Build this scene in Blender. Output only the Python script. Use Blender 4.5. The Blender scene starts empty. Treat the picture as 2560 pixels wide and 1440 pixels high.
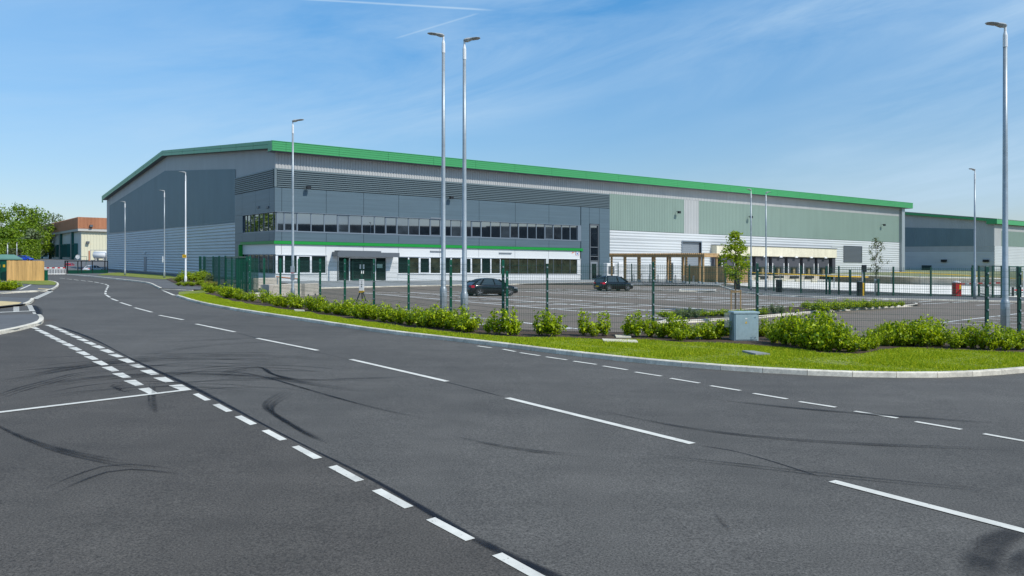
import bpy, math, random
import numpy as np
from mathutils import Vector, Matrix
random.seed(7); rng = np.random.default_rng(7)
R = math.radians
scene = bpy.context.scene
COL = scene.collection
# ------------------------------------------------------------------ camera
FPX, CAMH, YC, SLOPE = 2054.0, 2.37, 655.7, 0.0115
cd = bpy.data.cameras.new('camera'); cam = bpy.data.objects.new('camera', cd); COL.objects.link(cam)
cam.location = (0, 0, CAMH); cam.rotation_euler = (R(90), 0, 0)
cd.sensor_width = 36.0; cd.lens = FPX / 2560 * 36; cd.shift_y = -(720 - YC) / 2560
cd.clip_start = 0.1; cd.clip_end = 6000
scene.camera = cam
# ------------------------------------------------------------------ sun, sky
SUN_AZ, SUN_EL = R(126.4), R(45)
sd = bpy.data.lights.new('sun', 'SUN'); sd.energy = 4.0; sd.angle = R(0.53); sd.color = (1.0, 0.955, 0.88)
sun = bpy.data.objects.new('sun', sd); COL.objects.link(sun)
sdir = Vector((math.sin(SUN_AZ) * math.cos(SUN_EL), math.cos(SUN_AZ) * math.cos(SUN_EL), math.sin(SUN_EL)))
sun.rotation_euler = (-sdir).to_track_quat('-Z', 'Y').to_euler(); sun.location = (60, -60, 80)
W = bpy.data.worlds.new('World'); scene.world = W; W.use_nodes = True
def world_nodes():
    nt = W.node_tree; N = nt.nodes; L = nt.links; N.clear()
    out = N.new('ShaderNodeOutputWorld'); bg = N.new('ShaderNodeBackground'); bg.inputs[1].default_value = 0.125
    sky = N.new('ShaderNodeTexSky'); sky.sky_type = 'NISHITA'; sky.sun_disc = False
    sky.sun_elevation = SUN_EL; sky.sun_rotation = SUN_AZ; sky.air_density = 1.0; sky.dust_density = 0.25; sky.ozone_density = 2.0
    hs = N.new('ShaderNodeHueSaturation'); hs.inputs['Saturation'].default_value = 1.0
    tc = N.new('ShaderNodeTexCoord'); sep = N.new('ShaderNodeSeparateXYZ'); L.new(tc.outputs['Generated'], sep.inputs[0])
    def m(op, a, b=None, clamp=False):
        n = N.new('ShaderNodeMath'); n.operation = op; n.use_clamp = clamp
        for i, v in enumerate((a, b)):
            if v is None: continue
            if isinstance(v, (int, float)): n.inputs[i].default_value = v
            else: L.new(v, n.inputs[i])
        return n.outputs[0]
    # clearer, deeper blue high up; the low sky is dimmed towards pale blue
    tz = N.new('ShaderNodeMapRange'); tz.inputs[1].default_value = 0.0; tz.inputs[2].default_value = 0.34; L.new(sep.outputs[2], tz.inputs[0])
    tcol = N.new('ShaderNodeMix'); tcol.data_type = 'RGBA'; tcol.inputs[6].default_value = (0.77, 0.72, 0.77, 1); tcol.inputs[7].default_value = (0.44, 1.05, 1.36, 1); L.new(tz.outputs[0], tcol.inputs[0])
    tint = N.new('ShaderNodeMix'); tint.data_type = 'RGBA'; tint.blend_type = 'MULTIPLY'; tint.inputs[0].default_value = 1
    L.new(sky.outputs[0], tint.inputs[6]); L.new(tcol.outputs[2], tint.inputs[7]); L.new(tint.outputs[2], hs.inputs['Color'])
    rot = N.new('ShaderNodeMapping'); rot.inputs['Rotation'].default_value = (0, R(13), 0); L.new(tc.outputs['Generated'], rot.inputs[0])
    mp = N.new('ShaderNodeMapping'); mp.inputs['Scale'].default_value = (1.5, 1.5, 8.5); mp.inputs['Location'].default_value = (3.1, 0.4, 1.7); L.new(rot.outputs[0], mp.inputs[0])
    n1 = N.new('ShaderNodeTexNoise'); n1.inputs['Scale'].default_value = 1.6; n1.inputs['Detail'].default_value = 10; n1.inputs['Roughness'].default_value = 0.62; n1.inputs['Distortion'].default_value = 0.55
    L.new(mp.outputs[0], n1.inputs['Vector'])
    n2 = N.new('ShaderNodeTexNoise'); n2.inputs['Scale'].default_value = 0.7; n2.inputs['Detail'].default_value = 3
    L.new(mp.outputs[0], n2.inputs['Vector'])
    r1 = N.new('ShaderNodeMapRange'); r1.inputs[1].default_value = 0.36; r1.inputs[2].default_value = 0.74; L.new(n1.outputs[0], r1.inputs[0])
    r2 = N.new('ShaderNodeMapRange'); r2.inputs[1].default_value = 0.34; r2.inputs[2].default_value = 0.60; L.new(n2.outputs[0], r2.inputs[0])
    cl = m('MULTIPLY', m('MULTIPLY', r1.outputs[0], r2.outputs[0]), 0.75)
    # horizon whitening
    hz = N.new('ShaderNodeMapRange'); hz.inputs[1].default_value = 0.30; hz.inputs[2].default_value = 0.0; hz.inputs[3].default_value = 0.0; hz.inputs[4].default_value = 0.10
    L.new(sep.outputs[2], hz.inputs[0])
    rx = N.new('ShaderNodeMapRange'); rx.inputs[1].default_value = -0.15; rx.inputs[2].default_value = 0.6; rx.inputs[3].default_value = 0.75; rx.inputs[4].default_value = 1.5; L.new(sep.outputs[0], rx.inputs[0])
    vx = N.new('ShaderNodeMapRange'); vx.inputs[1].default_value = 0.08; vx.inputs[2].default_value = 0.55; vx.inputs[3].default_value = 0.0; vx.inputs[4].default_value = 0.17; L.new(m('ABSOLUTE', m('SUBTRACT', sep.outputs[0], 0.04)), vx.inputs[0])
    cl = m('ADD', m('ADD', m('MULTIPLY', cl, rx.outputs[0]), vx.outputs[0]), hz.outputs[0], True)
    # two contrails: thin arcs of a great circle between two directions
    def trail(p0, p1, width, amt):
        d0 = Vector(((p0[0]-1280)/FPX, 1, (YC-p0[1])/FPX)).normalized(); d1 = Vector(((p1[0]-1280)/FPX, 1, (YC-p1[1])/FPX)).normalized()
        nrm = d0.cross(d1).normalized(); mid = (d0 + d1).normalized(); half = mid.dot(d0)
        v1 = N.new('ShaderNodeVectorMath'); v1.operation = 'DOT_PRODUCT'; v1.inputs[1].default_value = nrm; L.new(tc.outputs['Generated'], v1.inputs[0])
        v2 = N.new('ShaderNodeVectorMath'); v2.operation = 'DOT_PRODUCT'; v2.inputs[1].default_value = mid; L.new(tc.outputs['Generated'], v2.inputs[0])
        a = N.new('ShaderNodeMapRange'); a.inputs[1].default_value = width; a.inputs[2].default_value = 0.0; L.new(m('ABSOLUTE', v1.outputs['Value']), a.inputs[0])
        b = N.new('ShaderNodeMapRange'); b.inputs[1].default_value = half; b.inputs[2].default_value = half + (1-half)*0.35; L.new(v2.outputs['Value'], b.inputs[0])
        return m('MULTIPLY', m('MULTIPLY', a.outputs[0], b.outputs[0]), amt)
    t = m('ADD', trail((700, -6), (1240, 26), 0.0016, 0.5), trail((985, 97), (1200, 32), 0.0014, 0.28))
    t = m('ADD', t, cl, True)
    mix = N.new('ShaderNodeMix'); mix.data_type = 'RGBA'
    L.new(t, mix.inputs[0]); L.new(hs.outputs[0], mix.inputs[6]); mix.inputs[7].default_value = (4.3, 5.8, 7.3, 1)
    L.new(mix.outputs[2], bg.inputs[0]); L.new(bg.outputs[0], out.inputs[0])
world_nodes()
scene.view_settings.view_transform = 'Standard'; scene.view_settings.look = 'None'; scene.view_settings.exposure = 0.0; scene.view_settings.gamma = 1.0
scene.render.film_transparent = False
# ------------------------------------------------------------------ geometry of the place
# the site falls gently to the right: 1.15 cm per metre
def yh(px): return YC + SLOPE * (px - 1280)
def gz(x, y=0): return -SLOPE * x
def P(px, py, h=0.0):
    """point of the plane h above the site seen at a pixel of the 2560x1440 photograph"""
    Y = (CAMH - h) * FPX / (py - yh(px)); return ((px - 1280) / FPX * Y, Y)
def PY(px, Y): return ((px - 1280) / FPX * Y, Y)
UX, UY = 0.8115, 0.5845
ANG = math.atan2(UY, UX)
class Frame:
    """building frame: x along the long front, y into the building, z height above the sloping site"""
    def __init__(s, ox, oy): s.ox, s.oy = ox, oy
    def w(s, u, v): return (s.ox + UX*u - UY*v, s.oy + UY*u + UX*v)
    def loc(s, x, y):
        x -= s.ox; y -= s.oy; return (UX*x + UY*y, -UY*x + UX*y)
    def F(s, px, py=0, v=0.0):
        k = (px - 1280) / FPX; u = (k*(s.oy + UX*v) - (s.ox - UY*v)) / (UX - k*UY)
        Y = s.oy + UY*u + UX*v; return u, CAMH - (py - yh(px)) * Y / FPX
    def G(s, px, py=0, u=0.0):
        k = (px - 1280) / FPX; v = (k*(s.oy + UY*u) - (s.ox + UX*u)) / (-UY - k*UX)
        Y = s.oy + UY*u + UX*v; return v, CAMH - (py - yh(px)) * Y / FPX
    def shear(s, p): return (p[0], p[1], p[2] - SLOPE * (UX*p[0] - UY*p[1]))
B1 = Frame(-25.0, 86.84)
# ------------------------------------------------------------------ materials
def mat(name, col, rough=0.6, metal=0.0, noise=None, bump=None, spec=None, alpha=None, island=0.0, ior=None, emit=None, streak=None):
    """noise=(scale, amount[, detail]); bump=(scale, strength); streak=(sx,sy,sz,amount) stretched grime, grain and painted rib lines in object space"""
    m = bpy.data.materials.new(name); m.use_nodes = True
    nt = m.node_tree; N = nt.nodes; L = nt.links; b = N['Principled BSDF']
    b.inputs['Roughness'].default_value = rough; b.inputs['Metallic'].default_value = metal
    if spec is not None: b.inputs['Specular IOR Level'].default_value = spec
    if ior: b.inputs['IOR'].default_value = ior
    if emit: b.inputs['Emission Color'].default_value = (*emit[:3], 1); b.inputs['Emission Strength'].default_value = emit[3]
    rgb = N.new('ShaderNodeRGB'); rgb.outputs[0].default_value = (*col, 1); cur = rgb.outputs[0]
    tc = N.new('ShaderNodeTexCoord')
    def vary(fac, amt):
        nonlocal cur
        r = N.new('ShaderNodeMapRange'); r.inputs[1].default_value = 0.3; r.inputs[2].default_value = 0.7; r.inputs[3].default_value = 1-amt; r.inputs[4].default_value = 1+amt; r.clamp = False
        L.new(fac, r.inputs[0])
        mx = N.new('ShaderNodeVectorMath'); mx.operation = 'SCALE'; L.new(cur, mx.inputs[0]); L.new(r.outputs[0], mx.inputs['Scale']); cur = mx.outputs[0]
    if noise:
        for nz in (noise if isinstance(noise, list) else [noise]):
            n = N.new('ShaderNodeTexNoise'); n.inputs['Scale'].default_value = nz[0]; n.inputs['Detail'].default_value = nz[2] if len(nz) > 2 else 4; n.inputs['Roughness'].default_value = 0.6
            L.new(tc.outputs['Object'], n.inputs['Vector']); vary(n.outputs[0], nz[1])
    if streak:
        mp = N.new('ShaderNodeMapping'); mp.inputs['Scale'].default_value = streak[:3]; L.new(tc.outputs['Object'], mp.inputs[0])
        n = N.new('ShaderNodeTexNoise'); n.inputs['Scale'].default_value = 1; n.inputs['Detail'].default_value = 5; L.new(mp.outputs[0], n.inputs['Vector']); vary(n.outputs[0], streak[3])
    if island:
        g = N.new('ShaderNodeNewGeometry'); r = N.new('ShaderNodeMapRange'); r.inputs[3].default_value = 0.3; r.inputs[4].default_value = 0.7
        L.new(g.outputs['Random Per Island'], r.inputs[0]); vary(r.outputs[0], island)
    L.new(cur, b.inputs['Base Color'])
    if bump:
        n = N.new('ShaderNodeTexNoise'); n.inputs['Scale'].default_value = bump[0]; n.inputs['Detail'].default_value = 4
        L.new(tc.outputs['Object'], n.inputs['Vector'])
        bp = N.new('ShaderNodeBump'); bp.inputs['Strength'].default_value = bump[1]; bp.inputs['Distance'].default_value = bump[2] if len(bump) > 2 else 0.01
        L.new(n.outputs[0], bp.inputs['Height']); L.new(bp.outputs[0], b.inputs['Normal'])
    return m
def leafmat(name, col, col2, trans=0.35, rough=0.45):
    m = bpy.data.materials.new(name); m.use_nodes = True; nt = m.node_tree; N = nt.nodes; L = nt.links; b = N['Principled BSDF']; out = N['Material Output']
    g = N.new('ShaderNodeNewGeometry'); mx = N.new('ShaderNodeMix'); mx.data_type = 'RGBA'; mx.inputs[6].default_value = (*col, 1); mx.inputs[7].default_value = (*col2, 1)
    L.new(g.outputs['Random Per Island'], mx.inputs[0])
    L.new(mx.outputs[2], b.inputs['Base Color']); b.inputs['Roughness'].default_value = rough; b.inputs['Specular IOR Level'].default_value = 0.35
    t = N.new('ShaderNodeBsdfTranslucent'); gm = N.new('ShaderNodeMix'); gm.data_type = 'RGBA'; gm.blend_type = 'MULTIPLY'; gm.inputs[0].default_value = 1; gm.inputs[7].default_value = (1.3, 1.25, 0.5, 1)
    L.new(mx.outputs[2], gm.inputs[6]); L.new(gm.outputs[2], t.inputs[0])
    ms = N.new('ShaderNodeMixShader'); ms.inputs[0].default_value = trans; L.new(b.outputs[0], ms.inputs[1]); L.new(t.outputs[0], ms.inputs[2]); L.new(ms.outputs[0], out.inputs[0])
    return m
def asphalt(name, col, patch, speck=0.5):
    m = bpy.data.materials.new(name); m.use_nodes = True; nt = m.node_tree; N = nt.nodes; L = nt.links; b = N['Principled BSDF']
    tc = N.new('ShaderNodeTexCoord'); b.inputs['Roughness'].default_value = 0.82; b.inputs['Specular IOR Level'].default_value = 0.32
    def nz(sc, det, rgh=0.6, scale3=None, dist=0):
        n = N.new('ShaderNodeTexNoise'); n.inputs['Scale'].default_value = sc; n.inputs['Detail'].default_value = det; n.inputs['Roughness'].default_value = rgh; n.inputs['Distortion'].default_value = dist
        if scale3:
            mp = N.new('ShaderNodeMapping'); mp.inputs['Scale'].default_value = scale3[:3]; mp.inputs['Rotation'].default_value = (0, 0, scale3[3]); L.new(tc.outputs['Object'], mp.inputs[0]); L.new(mp.outputs[0], n.inputs['Vector'])
        else: L.new(tc.outputs['Object'], n.inputs['Vector'])
        return n.outputs[0]
    def rmap(f, a, bb, c, d):
        r = N.new('ShaderNodeMapRange'); r.inputs[1].default_value = a; r.inputs[2].default_value = bb; r.inputs[3].default_value = c; r.inputs[4].default_value = d; L.new(f, r.inputs[0]); return r.outputs[0]
    def mul(a, bb):
        n = N.new('ShaderNodeMath'); n.operation = 'MULTIPLY'; L.new(a, n.inputs[0]); L.new(bb, n.inputs[1]); return n.outputs[0]
    big = rmap(nz(0.16, 5, 0.55), 0.3, 0.7, 1-patch, 1+patch)
    mid = rmap(nz(1.3, 6, 0.7), 0.25, 0.75, 0.86, 1.14)
    lane = rmap(nz(1.0, 5, 0.6, (0.12, 1.6, 1, R(28))), 0.3, 0.7, 0.92, 1.09)
    fine = rmap(nz(48, 3, 0.85), 0.32, 0.68, 1-speck, 1+speck)
    v = N.new('ShaderNodeTexVoronoi'); v.inputs['Scale'].default_value = 42; L.new(tc.outputs['Object'], v.inputs['Vector'])
    sp = N.new('ShaderNodeMath'); sp.operation = 'LESS_THAN'; L.new(v.outputs['Distance'], sp.inputs[0]); sp.inputs[1].default_value = 0.13
    wn = N.new('ShaderNodeTexWhiteNoise'); L.new(v.outputs['Position'], wn.inputs['Vector'])
    chip = mul(sp.outputs[0], rmap(wn.outputs['Value'], 0.55, 1.0, 0.0, 1.0))
    f = mul(mul(big, mid), mul(lane, fine))
    base = N.new('ShaderNodeVectorMath'); base.operation = 'SCALE'; base.inputs[0].default_value = col; L.new(f, base.inputs['Scale'])
    mx = N.new('ShaderNodeMix'); mx.data_type = 'RGBA'; L.new(chip, mx.inputs[0]); L.new(base.outputs[0], mx.inputs[6]); mx.inputs[7].default_value = (0.22, 0.21, 0.20, 1)
    L.new(mx.outputs[2], b.inputs['Base Color'])
    bp = N.new('ShaderNodeBump'); bp.inputs['Strength'].default_value = 0.55; bp.inputs['Distance'].default_value = 0.006; L.new(nz(60, 3, 0.8), bp.inputs['Height']); L.new(bp.outputs[0], b.inputs['Normal'])
    return m
def stainmat(name, col, amt, scale=3.0, lo=0.35, hi=0.65):
    m = bpy.data.materials.new(name); m.use_nodes = True; nt = m.node_tree; N = nt.nodes; L = nt.links; b = N['Principled BSDF']
    b.inputs['Base Color'].default_value = (*col, 1); b.inputs['Roughness'].default_value = 0.75; b.inputs['Specular IOR Level'].default_value = 0.3
    tc = N.new('ShaderNodeTexCoord'); n = N.new('ShaderNodeTexNoise'); n.inputs['Scale'].default_value = scale; n.inputs['Detail'].default_value = 6; L.new(tc.outputs['Object'], n.inputs['Vector'])
    r = N.new('ShaderNodeMapRange'); r.inputs[1].default_value = lo; r.inputs[2].default_value = hi; r.inputs[3].default_value = amt*0.25; r.inputs[4].default_value = amt; L.new(n.outputs[0], r.inputs[0])
    at = N.new('ShaderNodeAttribute'); at.attribute_name = 'fade'
    mm = N.new('ShaderNodeMath'); mm.operation = 'MULTIPLY'; L.new(r.outputs[0], mm.inputs[0]); L.new(at.outputs['Fac'], mm.inputs[1])
    L.new(mm.outputs[0], b.inputs['Alpha']); return m
def paintmat(name, col, wear=0.35):
    """road paint with worn, dirty patches and chipped gaps"""
    m = bpy.data.materials.new(name); m.use_nodes = True; nt = m.node_tree; N = nt.nodes; L = nt.links; b = N['Principled BSDF']
    b.inputs['Roughness'].default_value = 0.7
    tc = N.new('ShaderNodeTexCoord')
    n = N.new('ShaderNodeTexNoise'); n.inputs['Scale'].default_value = 2.2; n.inputs['Detail'].default_value = 7; n.inputs['Roughness'].default_value = 0.7; L.new(tc.outputs['Object'], n.inputs['Vector'])
    r = N.new('ShaderNodeMapRange'); r.inputs[1].default_value = 0.35; r.inputs[2].default_value = 0.75; r.inputs[3].default_value = 1.0; r.inputs[4].default_value = 1-wear; L.new(n.outputs[0], r.inputs[0])
    sc = N.new('ShaderNodeVectorMath'); sc.operation = 'SCALE'; sc.inputs[0].default_value = col; L.new(r.outputs[0], sc.inputs['Scale']); L.new(sc.outputs[0], b.inputs['Base Color'])
    n2 = N.new('ShaderNodeTexNoise'); n2.inputs['Scale'].default_value = 26; n2.inputs['Detail'].default_value = 4; L.new(tc.outputs['Object'], n2.inputs['Vector'])
    g = N.new('ShaderNodeMath'); g.operation = 'LESS_THAN'; g.inputs[1].default_value = 0.70; L.new(n2.outputs[0], g.inputs[0]); L.new(g.outputs[0], b.inputs['Alpha'])
    return m
M = {}
M['road'] = asphalt('road_asphalt', (0.100, 0.093, 0.082), 0.18, 0.7)
M['road2'] = asphalt('junction_asphalt', (0.084, 0.075, 0.064), 0.16, 0.7)
M['carpark'] = asphalt('car_park_asphalt', (0.185, 0.150, 0.118), 0.10, 0.3)
M['path'] = asphalt('path_asphalt', (0.13, 0.13, 0.128), 0.08, 0.25)
M['paint'] = paintmat('white_road_paint', (0.78, 0.75, 0.66), 0.34)
M['bay'] = paintmat('white_bay_paint', (0.85, 0.84, 0.80), 0.15)
M['buff'] = mat('buff_tactile', (0.62, 0.48, 0.24), 0.85, noise=(3, 0.12))
M['kerb'] = mat('kerb_concrete', (0.64, 0.59, 0.49), 0.85, noise=[(1.3, 0.22), (9, 0.16), (30, 0.12)], island=0.12, bump=(60, 0.3, 0.004))
M['gravel'] = mat('bare_ground', (0.16, 0.15, 0.10), 0.95, noise=[(0.05, 0.3), (3, 0.3)])
M['paving'] = mat('paving', (0.27, 0.28, 0.28), 0.85, noise=[(0.4, 0.1), (8, 0.12)])
M['yard'] = mat('yard_concrete', (0.86, 0.81, 0.72), 0.85, noise=[(0.12, 0.08), (2.5, 0.08)], streak=(0.06, 1.2, 1, 0.05))
M['conc'] = mat('precast_concrete', (0.66, 0.61, 0.47), 0.85, noise=[(0.3, 0.08), (5, 0.08)], streak=(1.5, 1.5, 0.15, 0.08))
M['block'] = mat('barrier_concrete', (0.50, 0.45, 0.38), 0.9, noise=[(1.2, 0.15), (14, 0.15)], bump=(18, 0.4, 0.02))
M['soil'] = mat('bark_mulch', (0.075, 0.048, 0.03), 0.95, noise=[(9, 0.5), (40, 0.5)], bump=(35, 0.9, 0.03))
M['turf'] = mat('turf', (0.20, 0.235, 0.03), 0.9, noise=[(0.35, 0.25), (2.0, 0.25), (9, 0.3)], bump=(50, 0.6, 0.02))
M['blade'] = leafmat('grass_blade', (0.18, 0.30, 0.006), (0.46, 0.49, 0.015), 0.35, 0.8)
# building
M['rib'] = mat('light_grey_steel', (0.42, 0.425, 0.42), 0.42, 0.0, noise=(0.3, 0.03), streak=(0.8, 0.8, 0.12, 0.05))
M['silver'] = mat('silver_cladding', (0.53, 0.55, 0.555), 0.5, 0.08, noise=(0.2, 0.03), streak=(0.15, 0.15, 0.9, 0.04))
M['sage'] = mat('sage_cladding', (0.20, 0.272, 0.232), 0.5, noise=(0.2, 0.03), streak=(0.9, 0.9, 0.1, 0.04))
M['slate'] = mat('slate_cladding', (0.15, 0.21, 0.23), 0.42, noise=(0.25, 0.04), streak=(0.5, 0.5, 0.1, 0.05))
M['louvre'] = mat('dark_louvre', (0.125, 0.165, 0.18), 0.4, noise=(0.25, 0.03))
M['panel'] = mat('dark_panel', (0.085, 0.128, 0.156), 0.4, noise=(0.25, 0.03), streak=(0.12, 0.12, 6.0, 0.12))  # streak puts the faint line shading of horizontal micro-ribs into the colour
M['white'] = mat('white_cladding', (0.64, 0.655, 0.655), 0.4, noise=(0.25, 0.02), streak=(0.1, 0.1, 4.0, 0.035))
M['fascia'] = mat('green_fascia', (0.05, 0.31, 0.105), 0.38, noise=(0.3, 0.03))
M['trim'] = mat('bright_green_trim', (0.0, 0.25, 0.03), 0.45)
M['core'] = mat('dark_gap', (0.012, 0.013, 0.015), 0.9)
M['frame'] = mat('window_frame_grey', (0.19, 0.23, 0.27), 0.4, 0.3)
M['framew'] = mat('window_frame_white', (0.72, 0.74, 0.76), 0.4)
M['glass'] = mat('tinted_glass', (0.010, 0.015, 0.020), 0.02, ior=3.8, noise=(0.8, 0.5))
M['glassb'] = mat('tinted_glass_blind', (0.040, 0.052, 0.062), 0.02, ior=3.2, noise=(0.8, 0.5))
M['glassc'] = mat('tinted_glass_room', (0.022, 0.028, 0.034), 0.02, ior=3.4, noise=(1.1, 0.6))
M['glass2b'] = mat('green_glass_room', (0.035, 0.04, 0.026), 0.04, ior=1.7, noise=(1.0, 0.6))
M['glass2'] = mat('green_glass', (0.010, 0.022, 0.020), 0.04, ior=1.7)
M['roof'] = mat('roof_sheet', (0.42, 0.43, 0.43), 0.5)
M['darkgrey'] = mat('dark_grey_metal', (0.10, 0.115, 0.13), 0.45)
M['midgrey'] = mat('mid_grey_metal', (0.20, 0.225, 0.25), 0.45)
M['dockcurtain'] = mat('dock_curtain', (0.055, 0.058, 0.07), 0.7, noise=(2, 0.1))
M['black'] = mat('black_rubber', (0.012, 0.012, 0.013), 0.6)
M['tan'] = mat('tan_door', (0.30, 0.24, 0.13), 0.7)
M['tealdoor'] = mat('teal_door', (0.01, 0.035, 0.035), 0.5)
M['galv'] = mat('galvanised_steel', (0.36, 0.40, 0.42), 0.45, 0.45, noise=[(6, 0.10), (45, 0.12)])
M['lampgrey'] = mat('luminaire_grey', (0.40, 0.41, 0.40), 0.4)
M['lens'] = mat('luminaire_lens', (0.22, 0.21, 0.17), 0.3)
M['green'] = mat('green_powder_coat', (0.0, 0.085, 0.045), 0.4)
M['greend'] = mat('dark_green_coat', (0.002, 0.055, 0.035), 0.45)
M['wire'] = mat('dark_green_wire', (0.008, 0.065, 0.042), 0.5)
M['wood'] = mat('new_timber', (0.55, 0.33, 0.12), 0.75, streak=(9, 9, 0.6, 0.22), island=0.16)
M['wood2'] = mat('brown_timber', (0.38, 0.24, 0.11), 0.8, streak=(5, 5, 0.6, 0.2), island=0.15)
M['bark'] = mat('bark', (0.10, 0.075, 0.05), 0.9, noise=(20, 0.3))
M['cream'] = mat('cream_cladding', (0.66, 0.62, 0.45), 0.6, noise=(0.2, 0.03))
M['creamsh'] = mat('grey_cream_wall', (0.66, 0.66, 0.60), 0.7, noise=(0.2, 0.05))
M['rust'] = mat('rust_red_cladding', (0.52, 0.22, 0.11), 0.55, noise=(0.3, 0.05))
M['rustgutter'] = mat('pale_gutter', (0.50, 0.48, 0.44), 0.6)
M['teal'] = mat('teal_steel', (0.01, 0.12, 0.10), 0.5)
M['red'] = mat('red_enamel', (0.50, 0.015, 0.02), 0.4)
M['whitep'] = mat('white_plastic', (0.75, 0.75, 0.74), 0.5)
M['yellow'] = mat('yellow_paint', (0.75, 0.45, 0.01), 0.5)
M['blackp'] = mat('black_paint', (0.012, 0.013, 0.015), 0.35)
M['carblack'] = mat('black_car_paint', (0.006, 0.007, 0.010), 0.12, spec=0.6)
M['carblue'] = mat('blue_car_paint', (0.01, 0.06, 0.50), 0.15, spec=0.6)
M['carwhite'] = mat('white_car_paint', (0.65, 0.67, 0.68), 0.2, spec=0.5)
M['carred'] = mat('red_car_paint', (0.35, 0.01, 0.02), 0.2, spec=0.5)
M['carglass'] = mat('car_glass', (0.02, 0.028, 0.03), 0.03, ior=1.9)
M['tyre'] = mat('tyre', (0.02, 0.02, 0.021), 0.8)
M['rim'] = mat('alloy', (0.35, 0.36, 0.38), 0.3, 0.7)
M['tail'] = mat('tail_light', (0.55, 0.01, 0.04), 0.2)
M['headl'] = mat('headlight_glass', (0.25, 0.26, 0.28), 0.15)
M['cabinet'] = mat('blue_grey_cabinet', (0.30, 0.40, 0.43), 0.45, noise=[(2.5, 0.10), (9, 0.08)], streak=(3, 3, 0.8, 0.08))
M['leafA'] = leafmat('hedge_leaf', (0.06, 0.15, 0.004), (0.56, 0.66, 0.012), 0.36)
M['leafB'] = leafmat('tree_leaf', (0.13, 0.24, 0.008), (0.46, 0.54, 0.022), 0.42)
M['leafC'] = leafmat('wood_leaf', (0.075, 0.15, 0.006), (0.24, 0.35, 0.016), 0.30)
M['leafD'] = leafmat('grey_green_leaf', (0.10, 0.14, 0.06), (0.20, 0.25, 0.12), 0.25)
M['leafE'] = leafmat('golden_leaf', (0.22, 0.24, 0.03), (0.42, 0.36, 0.10), 0.25)
M['leafF'] = leafmat('sapling_leaf', (0.05, 0.07, 0.02), (0.16, 0.20, 0.07), 0.25)
M['mark'] = stainmat('tyre_mark', (0.012, 0.012, 0.013), 0.56, 1.6, 0.3, 0.62)
M['seam'] = stainmat('bitumen_seam', (0.006, 0.008, 0.014), 0.8, 2.5, 0.2, 0.5)
M['ring'] = stainmat('tyre_ring', (0.016, 0.016, 0.018), 0.5, 3.0, 0.2, 0.6)
M['ruststain'] = stainmat('rust_stain', (0.16, 0.05, 0.02), 0.6, 6.0)
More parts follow.
